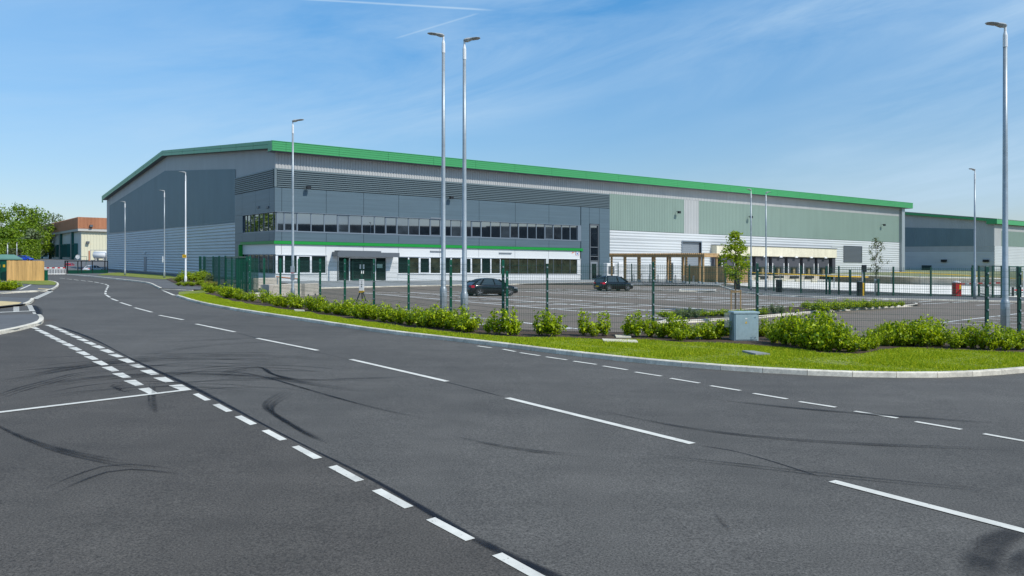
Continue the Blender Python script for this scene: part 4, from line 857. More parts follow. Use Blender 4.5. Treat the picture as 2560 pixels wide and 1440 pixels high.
mb = MB(); slab(mb, fm, -1.2, 60, ht-0.1, ht+0.8, 0, 1.15); slab(mb, gm_, -1.1, W3+2, ht-0.1, ht+0.8, 0, 1.15); bd3(mb, 'gutter', 'rustgutter')
mb = MB(); mb.box(-1, 60, -1, W3+2, pt-0.5, pt-0.3); bd3(mb, 'roof', 'roof')
for p in (107, 128, 154, 183):
    v = B3.G(p)[0]; mb = MB(); slab(mb, gm_, v-1.1, v-0.1, 0, ht, 0, 1.0); bd3(mb, 'column', 'rustgutter')
    mb = MB(); slab(mb, gm_, v-2.3, v-1.2, 0, ht, 0, 0.8); bd3(mb, 'steel_brace', 'teal')
for p in (101.5, 113.5, 118, 134.5, 149, 162, 169, 175.5, 193.5):
    v = B3.G(p)[0]; w = 1.3; h0, h1 = h3(193, 641, True), h3(193, 612, True)
    mb = MB(); slab(mb, gm_, v-w, v+w, h0, h1, 0, 0.7); dk = bd3(mb, 'dock_door', 'blackp')
    mb = MB(); slab(mb, gm_, v-w-0.35, v-w, h0-0.3, h1+0.5, 0, 1.4); slab(mb, gm_, v+w, v+w+0.35, h0-0.3, h1+0.5, 0, 1.4); slab(mb, gm_, v-w, v+w, h1, h1+0.5, 0, 1.4); bd3(mb, 'dock_frame', 'teal', dk)
for p, y in ((226, 565), (219, 606)):
    u, h = B3.F(p, y); mb = MB(); slab(mb, fm, u-0.5, u+0.5, h-Z3-0.4, h-Z3+0.4, 1.2 if y < 580 else 0, 2.2 if y < 580 else 1.2); bd3(mb, 'floodlight', 'darkgrey')
# tank, post and camera mast beyond the gate
x, y, z = atY(252, 262, 1.3); t = empty('storage_tank', 'white horizontal tank in a pale frame against the cream depot wall', 'tank', (x, y, z), 0)
mb = MB(); mb.rings([[(xx, r*math.cos(a*math.pi/8), 1.9+r*math.sin(a*math.pi/8)) for a in range(16)] for xx, r in ((-2.3, 0.7), (-2.0, 1.15), (2.2, 1.15), (2.5, 0.7))]); mb.build('tank_body', 'whitep', t, smooth=True)
mb = MB()
for xx in (-2.6, 2.6):
    for yy in (-1.4, 1.4): mb.box(xx-0.08, xx+0.08, yy-0.08, yy+0.08, -0.3, 3.4)
for yy in (-1.4, 1.4): mb.box(-2.6, 2.6, yy-0.08, yy+0.08, 3.35, 3.5)
for xx in (-1.2, 1.2): mb.box(xx-0.15, xx+0.15, -0.8, 0.8, -0.3, 0.95)
mb.build('support_frame', 'rustgutter', t)
x, y, z = atY(223, 235, 1.1); mb = MB(); mb.tube((0, 0, 0), (0, 0, 3.1), 0.22, 0.22, 8); mb.lathe([(0.22, 3.1), (0.05, 3.2)], 8); o = mb.build('steel_post', 'rust', None); o.location = (x, y, z); tag(o, 'rust brown post standing in front of the cream depot wall', 'post')
x, y, z = atY(193, 150, -0.05); t = empty('height_gauge', 'white dish and thin green arm on a mast behind the gate', 'mast', (x, y, z))
mb = MB(); mb.tube((0, 0, 0), (0, 0, 2.4), 0.07); mb.tube((-0.25, 0, 1.1), (0.25, 0, 2.0), 0.04); mb.build('mast', 'galv', t)
mb = MB(); mb.rings([[(0.1+r*math.cos(a*math.pi/6), yy, 2.5+r*math.sin(a*math.pi/6)) for a in range(12)] for r, yy in ((0.1, 0.15), (0.38, 0.05), (0.40, -0.05), (0.2, -0.02))]); mb.build('dish', 'whitep', t)
mb = MB(); mb.tube((0.3, 0, 2.55), (1.75, 0, 2.55), 0.035); mb.tube((1.75, 0, 2.55), (1.6, 0, 1.0), 0.035); mb.build('arm', 'teal', t)
# ------------------------------------------------------------------ out-of-frame block, added and stepped for its reflection in the office windows
r5 = empty('warehouse', 'unseen dark warehouse added to be reflected in the office windows', 'warehouse', (112, -90, gz(112)), 0)
mb = MB()
for y0, y1, h0, h1 in ((0, 70, 16.4, 15.6), (70, 103, 15.0, 14.7), (103, 150, 14.6, 13.3), (150, 178, 13.6, 12.8), (178, 196, 11.2, 11.0), (196, 232, 12.0, 11.4)):
    mb.rings([[(0, y, -3), (0, y, h), (40, y, h+1.5), (40, y, -3)] for y, h in ((y0, h0), (y1, h1))])
mb.build('wall', mat('charcoal_cladding', (0.02, 0.028, 0.04), 0.7), r5); mb = MB(); mb.box(-1.0, 0, 0, 232, 5.5, 5.8); mb.build('canopy', 'midgrey', r5)
# ------------------------------------------------------------------ mesh fences
WR = 0.0032
def wires(mb, a, b, h, step=0.058, fold=True, r=WR, zoff=0.05):
    """welded mesh panel: vertical wires and doubled horizontals, folds as in the real panels"""
    a = Vector(a); b = Vector(b); L = (b-a).length; d = (b-a)/L; nr = Vector((-d.y, d.x)); n = int(L/step)
    for i in range(n+1):
        p = a+d*(i*L/n); z = gz(p.x)+zoff
        mb.add([(p.x+d.x*s*r, p.y+d.y*s*r, z+zz) for zz in (0, h) for s in (-1, 1)]+[(p.x+nr.x*r*1.0, p.y+nr.y*r*1.0, z+zz) for zz in (0, h)], [(0, 1, 3, 2), (1, 4, 5, 3), (4, 0, 2, 5)])
    z = 0.02; k = 0
    while z < h:
        za = gz(a.x)+zoff+z; zb = gz(b.x)+zoff+z; w = r*1.25
        foldd = 0.05 if (fold and k in (0, 3, 7, 10, 14)) else 0.0
        for off_ in ((0,) if not foldd else (0, 0.05)):
            q = nr*(-0.01-foldd*(1 if off_ == 0 else 0.0))
            mb.add([(a.x+q.x, a.y+q.y, za+off_-w), (b.x+q.x, b.y+q.y, zb+off_-w), (b.x+q.x, b.y+q.y, zb+off_+w), (a.x+q.x, a.y+q.y, za+off_+w), (a.x+q.x*1.0-nr.x*w, a.y-nr.y*w+q.y, za+off_), (b.x+q.x-nr.x*w, b.y+q.y-nr.y*w, zb+off_)], [(0, 1, 2, 3), (0, 1, 5, 4), (3, 2, 5, 4)])
        z += 0.2; k += 1
def post(parent, p, h, w=0.07, m='green', z0=0.0, clips=True, ang=0):
    mb = MB(); c, s = math.cos(ang), math.sin(ang); k = w/2
    ring = lambda kk, z: [(p[0]+(x*c-y*s)*kk, p[1]+(x*s+y*c)*kk, gz(p[0])+z) for x, y in ((-1, -1), (1, -1), (1, 1), (-1, 1))]
    mb.rings([ring(k, z0), ring(k, h), ring(k*0.6, h+0.02)])
    o = mb.build('post', m, parent)
    if clips:
        mb = MB()
        for i in range(6):
            z = 0.3+i*(h-0.5)/5; mb.box(p[0]-0.012, p[0]+0.03, p[1]-k-0.03, p[1]-k-0.002, gz(p[0])+z-0.025, gz(p[0])+z+0.025)
        mb.build('clip', 'galv', o)
    return o
f1 = empty('mesh_fence', 'green mesh fence running along the roadside hedge in front of the car park', 'fence')
FH = 2.42
L1p = [fpost(n) for n in range(0, 12)]
for n, p in enumerate(L1p):
    if n in (9,): post(f1, p, 2.55, 0.16, 'green', ang=0.3)
    elif n == 0: post(f1, p, FH, 0.09, 'green'); post(f1, p+Vector((0.13, -0.15)), FH-0.35, 0.08, 'green')
    else: post(f1, p, FH, 0.075+0.006*n, 'green', ang=0.3, clips=(n < 6))
for n in range(0, 9):
    mb = MB(); wires(mb, fpost(n+1), fpost(n), 2.3, step=0.058 if n < 6 else 0.08, r=WR if n < 5 else WR*1.2); mb.build('mesh_panel', 'wire', f1)
for p in fence_right[1:]: post(f1, p, FH-0.02*(p.x > 12), 0.07 if p.x < 12 else 0.09, 'greend')
fr = fence_right
for a, b in ((fr[0], fr[1]), (fr[1], fr[2]), (fr[2], fr[3]), (fr[3], fr[3].lerp(fr[4], 0.5)), (fr[3].lerp(fr[4], 0.5), fr[4]), (fr[4], fr[5]), (fr[5], fr[6])):
    mb = MB(); wires(mb, a, b, 2.3); mb.build('mesh_panel', 'wire', f1)
# gate in the mesh fence, with dense mesh leaves
g1_ = empty('mesh_gate', 'green mesh gate standing behind the left end of the hedge', 'gate')
a, b = fpost(9), fpost(10.95)
mb = MB(); A3 = Vector((a.x-0.3, a.y+0.3, gz(a.x))); B3_ = Vector((b.x, b.y, gz(b.x)))
for z in (0.15, 2.52): mb.bar(A3+Vector((0, 0, z)), B3_+Vector((0, 0, z)), 0.08, 0.1)
for t in (0, 0.35, 0.7, 1): p = A3.lerp(B3_, t); mb.bar(p+Vector((0, 0, 0.1)), p+Vector((0, 0, 2.55)), 0.09, 0.09)
mb.build('gate_frame', 'green', g1_)
mb = MB(); wires(mb, (A3.x, A3.y), (B3_.x, B3_.y), 2.4, step=0.05, r=0.006); wires(mb, (A3.x+0.6, A3.y+0.6), (B3_.x+0.6, B3_.y+0.6), 2.4, step=0.05, r=0.006); mb.build('mesh_infill', 'green', g1_)
# side fence beside the gable
f2 = empty('mesh_fence', 'dark green mesh fence running from the gate back to the gable wall', 'fence')
sf = [fpost(11), Vector(PY(548, 68)), Vector(PY(533, 76)), Vector(PY(511, 84)), Vector(PY(500.5, 86))]
for i, p in enumerate(sf): post(f2, p, 2.6, 0.12 if i < 3 else 0.2, 'greend', clips=False)
for a, b in zip(sf[:-1], sf[1:]):
    mb = MB(); wires(mb, a, b, 2.5, step=0.08, r=0.0038); mb.build('mesh_panel', 'greend', f2)
a = Vector(PY(658, 55)); 
# yard fence
f3 = empty('mesh_fence', 'dark mesh fence between the car park and the concrete service yard', 'fence')
yf = [PY(1545, 108), PY(1579, 105), PY(1625, 101.5), PY(1680, 98.5), PY(1724, 95.5), P(1813, 717.5), P(1872, 724.5), P(1934.6, 730.5), P(2002, 735.5), P(2066, 738.5), P(2097, 739.2), P(2160, 741.3), P(2233.5, 742.3), P(2327, 743.8), P(2430, 745)]
for i, p in enumerate(yf): post(f3, p, 2.35, 0.11, 'greend', clips=False)
for p, h in ((P(2074, 738.8), 1.5), (P(2125, 741), 2.1), (P(2196, 742.5), 1.4)): mb = MB(); q = (p[0], p[1], gz(p[0])); mb.bar(q, (q[0], q[1], q[2]+h), 0.13, 0.13); mb.build('stub_post', 'greend', f3)
for a, b in zip(yf[:-1], yf[1:]):
    mb = MB(); wires(mb, a, b, 2.25, step=0.12, fold=False, r=0.0055); mb.build('mesh_panel', 'wire', f3)
# right-hand mesh gates
g2_ = empty('mesh_gate', 'pair of dark green mesh gates standing beside the right-hand lamp column', 'gate')
pts = [P(2432, 745), P(2447, 741), P(2482, 747), P(2504, 747.5), P(2522, 741), P(2543, 739), P(2600, 738)]
for i, p in enumerate(pts[:6]): mb = MB(); q = Vector((p[0], p[1], gz(p[0]))); mb.bar(q, q+Vector((0, 0, 2.55)), 0.14 if i < 2 or i == 5 else 0.1, 0.12); mb.build('post', 'greend', g2_)
for a, b in zip(pts[1:-1], pts[2:]):
    mb = MB(); A, Bq = Vector((*a, gz(a[0]))), Vector((*b, gz(b[0])))
    for z in (0.25, 2.5): mb.bar(A+Vector((0, 0, z)), Bq+Vector((0, 0, z)), 0.07, 0.08)
    wires(mb, a, b, 2.4, step=0.1, fold=False, r=0.008); mb.build('gate_leaf', 'greend', g2_)
# sliding gate on the left
g3 = empty('sliding_gate', 'black framed sliding gate with a solid lower panel across the road end', 'gate')
a, b = Vector(PY(163, 111.5)), Vector(PY(269, 121)); A, Bq = Vector((*a, gz(a.x))), Vector((*b, gz(b.x)))
mb = MB(); mb.bar(A+Vector((0, 0, 1.85)), Bq+Vector((0, 0, 1.85)), 0.1, 0.12)
for t in (0.0, 0.05, 0.28, 0.36, 0.62, 0.93, 1.0): p = A.lerp(Bq, t); mb.bar(p+Vector((0, 0, 0.05)), p+Vector((0, 0, 1.9)), 0.1 if t else 0.14, 0.12)
mb.build('gate_frame', 'blackp', g3)
mb = MB(); p = A.lerp(Bq, 0.05); mb.bar(p+Vector((0, 0, 0.32)), Bq+Vector((0, 0, 0.32)), 0.06, 0.52); mb.build('lower_panel', 'greend', g3)
# ------------------------------------------------------------------ lamp columns
def lamp(name_label, loc, H, shoulder, heading, headlen=0.75, rb=0.105, rt=0.062, m='galv'):
    t = empty('street_lamp', name_label, 'street lamp', loc, 0, 'street lamps around the site')
    mb = MB(); mb.lathe([(rb*1.25, 0), (rb*1.25, shoulder-0.06), (rb*0.98, shoulder+0.03), (rb*0.85, shoulder+0.06), (rt*1.15, H*0.62), (rt, H-0.75)], 14); c = mb.build('column', m, t, smooth=True)
    for p in c.data.polygons: p.use_smooth = len(p.vertices) == 4
    mb = MB(); mb.lathe([(rt*1.12, H-0.75), (rt*1.08, H-0.35), (rt*0.6, H-0.22), (rt*0.6, H-0.02)], 12); mb.build('spigot', 'whitep', t)
    mb = MB(); L = headlen; s = heading
    prof = [(-0.06, 0.06, 0.0, 0.045), (0.03, 0.12, 0.015, 0.085), (0.2, 0.15, 0.03, 0.10), (0.36, 0.13, 0.05, 0.08), (0.5, 0.16, 0.07, 0.05), (0.75, 0.16, 0.09, 0.045), (0.95, 0.11, 0.095, 0.035), (1.0, 0.05, 0.09, 0.02)]
    rings = []
    for x, w, zc, th in prof:
        x = x*L; rings.append([(s*x, -w*0.9, H-0.03+zc), (s*x, -w*0.5, H-0.03+zc+th*0.55), (s*x, w*0.5, H-0.03+zc+th*0.55), (s*x, w*0.9, H-0.03+zc), (s*x, w*0.55, H-0.03+zc-th*0.8), (s*x, -w*0.55, H-0.03+zc-th*0.8)])
    mb.rings(rings); hd = mb.build('lamp_head', 'lampgrey', t)
    mb = MB(); mb.rings([[(s*x*L, -0.1, H-0.03+z-0.002), (s*x*L, 0.1, H-0.03+z-0.002), (s*x*L, 0.1, H-0.03+z-0.012), (s*x*L, -0.1, H-0.03+z-0.012)] for x, z in ((0.5, 0.034), (0.9, 0.068))]); mb.build('lens', 'lens', hd)
    mb = MB(); mb.box(-0.05, 0.05, -rb*1.25-0.006, -rb*1.2, 0.35, max(0.45, shoulder-0.2)); mb.build('access_door', m, t)
    return t
lamp('tall galvanised lamp column, left one of the central pair, lamp head pointing left', atY(1108.5, 34), 11.75, 1.27, -1, 0.66, 0.115, 0.066)
lamp('tall galvanised lamp column, right one of the central pair, lamp head pointing right', atY(1161, 31), 10.75, 1.19, 1, 0.60, 0.115, 0.062)
lamp('tall pale lamp column in front of the office windows near the entrance, head pointing right', atY(732, 48), 10.5, 0.66, 1, 0.65, 0.10, 0.055)
lamp('lamp column with a yellow sign in the planting beside the gable', at(464, 712), 10.15, 0.75, -1, 0.62, 0.095, 0.05, 'whitep')
lamp('lamp column on the grass in the middle of the gable wall', at(411, 697.5), 10.1, 0.9, -1, 0.62, 0.09, 0.055)
lamp('lamp column on the grass at the far left end of the gable wall', at(312.5, 690.5), 9.6, 0.8, -1, 0.6, 0.10, 0.06)
lamp('tall galvanised lamp column at the right edge beside the fence post', at(2513, 846), 10.55, 1.26, -1, 0.66, 0.115, 0.066)
lamp('lamp column beside the red barrier cabinet and the mesh gates', at(2437, 750), 9.55, 1.25, -1, 0.42, 0.09, 0.055)
lamp('thin lamp column before the dock bays, left of two, next to the leafy tree', at(1877.5, 729), 9.1, 1.1, -1, 0.4, 0.09, 0.05)
lamp('thin lamp column before the dock bays, right of two', at(1915, 729.5), 8.85, 1.1, 1, 0.4, 0.09, 0.05)
lamp('short pole rising behind the new timber fence at its left end', atY(19, 130), 4.45, 0.3, 1, 0.3, 0.1, 0.07)
lamp('short pole rising in front of the clipped hedge beside the blue car', atY(42, 160), 5.1, 0.3, 1, 0.2, 0.1, 0.07)
# yellow sign on a column
t = empty('column_sign', 'small yellow square sign strapped to the lamp column beside the gable', 'sign', at(464, 712))
mb = MB(); mb.box(-0.24, 0.1, -0.12, -0.10, 2.45, 2.72); mb.box(-0.1, 0.08, -0.1, 0.1, 2.5, 2.53); mb.build('plate', 'yellow', t)
mb = MB()
for x in (-0.17, -0.09, -0.01): mb.box(x, x+0.04, -0.124, -0.121, 2.53, 2.64)
mb.build('sign_mark', 'blackp', t)
x, y, z = at(411, 697.5); mb = MB(); mb.box(x-0.19, x-0.08, y-0.12, y-0.10, z+1.9, z+2.6); mb.box(x-0.12, x+0.02, y-0.1, y-0.05, z+2.2, z+2.25); tag(mb.build('column_sign', 'whitep'), 'narrow white plate fixed to the lamp column in the middle of the gable', 'sign')
# ------------------------------------------------------------------ signs on the fence
p = fpost(6.3); x, y, z = p.x, p.y, gz(p.x); t = empty('fence_sign', 'two grey plates hung on the roadside fence before the office windows', 'sign', (x, y-0.08, z))
mb = MB(); mb.box(-0.12, 0.12, -0.02, 0, 1.65, 2.0); mb.build('upper_plate', mat('sign_grey', (0.35, 0.40, 0.43), 0.5), t); mb = MB(); mb.box(-0.12, 0.12, -0.02, 0, 1.22, 1.55); mb.build('lower_plate', mat('sign_grey_dark', (0.25, 0.30, 0.33), 0.5), t)
mb = MB(); mb.box(-0.1, 0.1, -0.024, -0.02, 1.60, 1.64); mb.build('red_line', 'red', t)
p = fr[5]; x, y, z = p.x, p.y, gz(p.x); t = empty('warning_sign', 'tall white sign with red print on the last fence post at the right edge', 'sign', (x+0.38, y-0.09, z))
mb = MB(); mb.box(-0.31, 0.31, -0.012, 0, 1.52, 2.28); mb.build('board', 'whitep', t); mb = MB(); mb.box(-0.28, 0.28, -0.02, -0.014, 1.85, 1.97); mb.box(-0.25, -0.05, -0.02, -0.014, 2.05, 2.2); mb.build('red_print', 'red', t)
p = fr[1]; mb = MB(); mb.box(p.x-0.04, p.x+0.04, p.y-0.07, p.y-0.06, gz(p.x)+2.34, gz(p.x)+2.5); mb.box(p.x-0.02, p.x+0.02, p.y-0.06, p.y, gz(p.x)+2.36, gz(p.x)+2.4); tag(mb.build('number_plate', 'whitep'), 'tiny pale plate at the top of the fence post before the hatchback', 'sign')
# ------------------------------------------------------------------ roadside cabinet
x, y, z = at(1866, 862.5, 0.11); t = empty('utility_cabinet', 'blue grey metal utility cabinet with a yellow warning sticker on the grass before the hedge', 'cabinet', (x, y, z), R(4))
y -= 0
mb = MB(); mb.bbox(-0.37, 0.37, 0, 0.45, 0, 0.82, 0.012); mb.build('housing', 'cabinet', t)
mb = MB(); mb.bbox(-0.40, 0.40, -0.03, 0.48, 0.82, 0.875, 0.012); mb.build('lid', 'cabinet', t)
mb = MB(); mb.bbox(-0.335, 0.335, -0.018, 0, 0.05, 0.79, 0.006); d = mb.build('door', 'cabinet', t)
mb = MB()
for zz in (0.72, 0.12): mb.tube((0.27, -0.02, zz), (0.27, -0.035, zz), 0.018)
mb.build('lock', 'galv', d)
mb = MB(); mb.box(-0.045, 0.02, -0.022, -0.019, 0.655, 0.69); mb.build('label_plate', 'whitep', d)
mb = MB(); mb.add([(-0.05, -0.022, 0.53), (0.02, -0.022, 0.53), (-0.015, -0.022, 0.60)], [(0, 1, 2)]); mb.build('warning_sticker', 'yellow', d)
mb = MB()
for i in range(9): mb.tube((-0.62+i*0.03, 0.12, 0.42), (-0.62+i*0.03, 0.12, 0.84), 0.004, n=4)
for i in range(15): mb.tube((-0.62, 0.12, 0.42+i*0.03), (-0.38, 0.12, 0.42+i*0.03), 0.004, n=4)
mb.build('mesh_guard', 'galv', t)
# manhole slabs in the verge
for (a_, b_, c_, d_, lb) in (((1505, 850), (1590, 853), (1595, 858), (1510, 856), 'pale concrete slab set in the grass below the fence gap'), ((1855, 880), (1885, 881), (1925, 888), (1890, 888.5), 'grey cover slab set in the grass right of the cabinet'), ((1537, 840), (1575, 841), (1578, 846), (1540, 845), 'small grey slab at the fence foot above the pale slab'), ((735, 775.5), (760, 776.5), (762, 779), (737, 778), 'small pale slab in the grass before the left hedge')):
    mb = MB(); mb.extrude([P(*q, h=0.12) for q in (a_, b_, c_, d_)], 0.10, 0.165, lambda x, y: gz(x)); tag(mb.build('cover_slab', 'conc' if 'pale' in lb else 'paving'), lb, 'slab')
# ------------------------------------------------------------------ concrete blocks, barrier rail and white box in the car park
def block(lb, a, b, h, w=0.6):
    A = Vector(a); Bv = Vector(b); ang = math.atan2(Bv.y-A.y, Bv.x-A.x); L = (Bv-A).length
    t = empty('concrete_barrier', lb, 'concrete block', (A.x, A.y, gz(A.x)), ang, 'concrete blocks by the fence')
    mb = MB(); mb.rings([[(x, yy, z) for yy, z in ((-w/2, 0), (-w/2, h-0.05), (-w/2+0.05, h), (w/2-0.05, h), (w/2, h-0.05), (w/2, 0))] for x in (0, L)]); mb.build('body', 'block', t)
    mb = MB(); mb.box(L*0.25-0.12, L*0.25+0.12, -w/2-0.004, -w/2+0.05, 0.0, 0.12); mb.box(L*0.75-0.12, L*0.75+0.12, -w/2-0.004, -w/2+0.05, 0.0, 0.12); mb.build('lifting_slot', 'core', t)
block('long pale concrete block left of the lamp column, end on to the fence', P(661, 746), P(744, 742), 0.84)
block('shorter concrete block right of the lamp column, set back a little', P(751, 741), P(786, 737.5), 0.82)
block('concrete block standing behind, against the office corner', PY(628, 64), PY(692, 66), 0.9)
block('low concrete block half hidden by the hedge gap', P(628, 752), P(655, 751), 0.45)
t = empty('trip_rail', 'low red brown rail on two posts behind the concrete blocks', 'rail', atY(720, 64), 0.1)
mb = MB(); mb.tube((-0.9, 0, 1.05), (0.9, 0, 0.85), 0.05); mb.build('rail', 'rust', t)
for xx in (-0.8, 0.75): mb = MB(); mb.tube((xx, 0, 0), (xx, 0, 0.95), 0.05); mb.build('post', 'galv', t)
x, y, z = at(904, 753); t = empty('monitor_box', 'white upright box with black dots on a black tripod behind the fence', 'equipment box', (x, y, z))
mb = MB(); mb.bbox(-0.13, 0.13, -0.12, 0.12, 0.62, 1.27, 0.01); bx = mb.build('box', 'whitep', t)
mb = MB()
for zz, r in ((1.17, 0.022), (1.08, 0.025), (0.97, 0.035), (0.85, 0.035)): mb.tube((0.02, -0.125, zz), (0.02, -0.13, zz), r, n=10)
mb.build('sensor_dot', 'blackp', bx)
mb = MB()
for i in range(8):
    for j in range(2): mb.m = (i+j) % 2; mb.box(-0.135+i*0.034, -0.135+(i+1)*0.034, -0.13, 0.13, 0.50+j*0.06, 0.56+j*0.06)
mb.build('chequer_band', ['yellow', 'blackp'], bx)
for xx, yy in ((-0.28, -0.1), (0.28, -0.1), (0.0, 0.25)):
    mb = MB(); mb.tube((xx*0.3, yy*0.3, 0.52), (xx, yy, 0), 0.035); mb.build('leg', 'blackp', t)
# black service pillars, intercom, red barrier
def pillar(lb, loc, w, h, cat='service pillar'):
    t = empty('service_pillar', lb, cat, loc, 0.3, 'black pillars beside the yard fence')
    mb = MB(); mb.bbox(-w/2, w/2, -w/2, w/2, 0, h, 0.03); mb.build('body', 'blackp', t); mb = MB(); mb.bbox(-w/2-0.03, w/2+0.03, -w/2-0.03, w/2+0.03, h, h+0.05, 0.02); mb.build('cap', 'darkgrey', t)
pillar('black pillar under the crown of the leafy young tree', at(1842.5, 726, 0.0), 0.42, 1.12)
pillar('black pillar standing right of the two thin lamp columns', at(1947.5, 733.5, 0.08), 0.40, 1.05)
pillar('dark pillar beside the yellow intercom post', at(2149, 742.5, 0.08), 0.34, 1.1)
x, y, z = at(2156, 742, 0.08); t = empty('intercom_post', 'yellow intercom post with a black camera box by the yard fence', 'intercom', (x, y, z))
mb = MB(); mb.bbox(-0.1, 0.1, -0.1, 0.1, 0, 1.0, 0.02); mb.build('base', 'yellow', t); mb = MB(); mb.tube((0.0, 0, 1.0), (0, 0, 2.0), 0.06); mb.build('stem', 'rustgutter', t); mb = MB(); mb.bbox(-0.02, 0.28, -0.14, 0.14, 1.85, 2.4, 0.02); mb.build('camera_box', 'blackp', t)
x, y, z = at(2392, 742.5, 0.08); t = empty('parking_barrier', 'red barrier cabinet with white domed top and a striped arm', 'barrier', (x, y, z), R(10))
mb = MB(); mb.bbox(-0.28, 0.28, -0.22, 0.22, 0, 1.08, 0.03); hs_ = mb.build('housing', 'red', t); mb = MB(); mb.lathe([(0.30, 1.08), (0.28, 1.13), (0.15, 1.19), (0.02, 1.21)], 12); mb.build('cap', 'whitep', t)
mb = MB(); mb.box(0.05, 0.2, -0.225, -0.221, 0.5, 0.9); mb.build('label_plate', 'yellow', hs_)
mb = MB()
for i in range(9): mb.m = i % 2; mb.box(0.3+i*0.4, 0.3+(i+1)*0.4, -0.05, 0.03, 0.92+i*0.008, 1.02+i*0.008)
mb.build('arm', ['red', 'whitep'], t)
t = empty('trip_rail', 'low dark rail with a red bar at the right edge by the gates', 'rail', at(2545, 742, 0.05))
mb = MB(); mb.box(-0.5, -0.35, -0.05, 0.05, 0, 0.75); mb.build('post', 'blackp', t); mb = MB(); mb.box(1.4, 1.55, -0.05, 0.05, 0, 0.75); mb.build('post', 'blackp', t); mb = MB(); mb.box(-0.35, 1.4, -0.04, 0.04, 0.45, 0.55); mb.build('rail', 'red', t)
# yellow guard rails
def rail(lb, pts, posts):
    t = empty('guard_rail', lb, 'guard rail', (0, 0, 0)); mb = MB(); mb.path(pts, 0.055, 6); mb.build('rail', 'yellow', t)
    for p in posts: mb = MB(); mb.tube((p[0], p[1], gz(p[0])), (p[0], p[1], p[2]), 0.035, n=6); mb.build('post', 'galv', t)
rp = [atY(1872, 86, 1.58), atY(1950, 86, 1.50), atY(2010, 86, 1.42), atY(2085, 86, 1.30), atY(2170, 90, 1.2)]
rail('long yellow rail along the yard in front of the dock bays', rp, rp[1:4])
rp = [atY(2228, 112, 1.62), atY(2300, 110, 1.58), atY(2380, 107, 1.42), atY(2450, 105, 1.28), atY(2560, 102, 1.0)]
rail('yellow rail on the grass bank above the retaining wall', rp, rp)
# low concrete kit along the dock side
for i, (p, y_) in enumerate(((1893, 700), (1958, 703), (1994, 704.5), (2035, 706))):
    mb = MB(); x, y = P(p, y_); z = gz(x); mb.bbox(x-0.35, x+0.35, y-0.3, y+0.3, z, z+0.45, 0.03); mb.box(x-2.0, x-0.5, y-0.1, y+0.1, z+0.25, z+0.42); tag(mb.build('kerb_block', 'conc'), ['pale block at the dock foot right of the leafy tree', 'pale block at the dock foot between two thin lamp columns and the black pillar', 'pale block at the foot of the fifth dock bay', 'pale block at the foot of the sixth dock bay'][i], 'concrete block', 'pale blocks at the foot of the docks')
# ------------------------------------------------------------------ cycle shelter and bike stands
t = world_frame_obj(B1, 'cycle_shelter', 'long open timber shelter with a flat roof over steel bike stands', 'shelter')
def bds(mb, n_, m, par=None): return mb.build(n_, m, t if par is None else par, xf=lambda p: (lambda q: (q[0], q[1], q[2]+0.1))(B1.shear(p)))
su0, su1, sv0, sv1 = 43.0, 45.3, -20.9, -5.4; sh_ = 3.45
for k in range(7):
    v = sv0+(sv1-sv0)*(k/6.0)
    for uu in (su0, su1): mb = MB(); mb.box(uu-0.1, uu+0.1, v-0.1, v+0.1, 0, sh_-0.32); po = bds(mb, 'post', 'wood2'); mb = MB(); mb.box(uu-0.12, uu+0.12, v-0.12, v+0.12, 0, 0.25); bds(mb, 'post_shoe', 'galv', po)
mb = MB(); mb.box(su0-0.15, su0+0.05, sv0-0.3, sv1+0.3, sh_-0.32, sh_); mb.box(su1-0.05, su1+0.15, sv0-0.3, sv1+0.3, sh_-0.32, sh_-0.05)
mb.box(su0+0.06, su1-0.06, sv0-0.3, sv0-0.1, sh_-0.3, sh_-0.02); bds(mb, 'beam', 'wood2')
mb = MB(); v = sv0-0.25
while v < sv1+0.3: mb.box(su0-0.2, su1+0.25, v, v+0.10, sh_, sh_+0.13); v += 0.30
bds(mb, 'roof_slats', 'wood2')
def hoop():
    o = empty('bike_stand', 'x', 'bike stand', (0, 0, 0), 0, 'steel hoops under the timber shelter'); mb = MB()
    pts = [(0, -0.38, 0), (0, -0.38, 0.7)]+[(0, -0.38*math.cos(a*math.pi/6)*0.98, 0.72+0.2*math.sin(a*math.pi/6)) for a in range(7)]+[(0, 0.38, 0.7), (0, 0.38, 0)]
    mb.path(pts, 0.035, 8); mb.build('hoop', 'galv', o); return o
h0_ = hoop(); od = ['nearest', 'second', 'third', 'fourth', 'fifth', 'sixth', 'seventh', 'eighth', 'ninth', 'tenth']
for k in range(10):
    u, v = 44.0, -20.0+k*1.45; x, y = B1.w(u, v); L_ = (x, y, gz(x)+0.1); lb = f'{od[k]} steel bike hoop counting back from the open right end of the timber shelter'
    if k == 0: h0_.location = L_; h0_.rotation_euler = (0, 0, ANG+R(-58)); h0_['label'] = lb
    else: dup(h0_, L_, ANG+R(-58), lb)
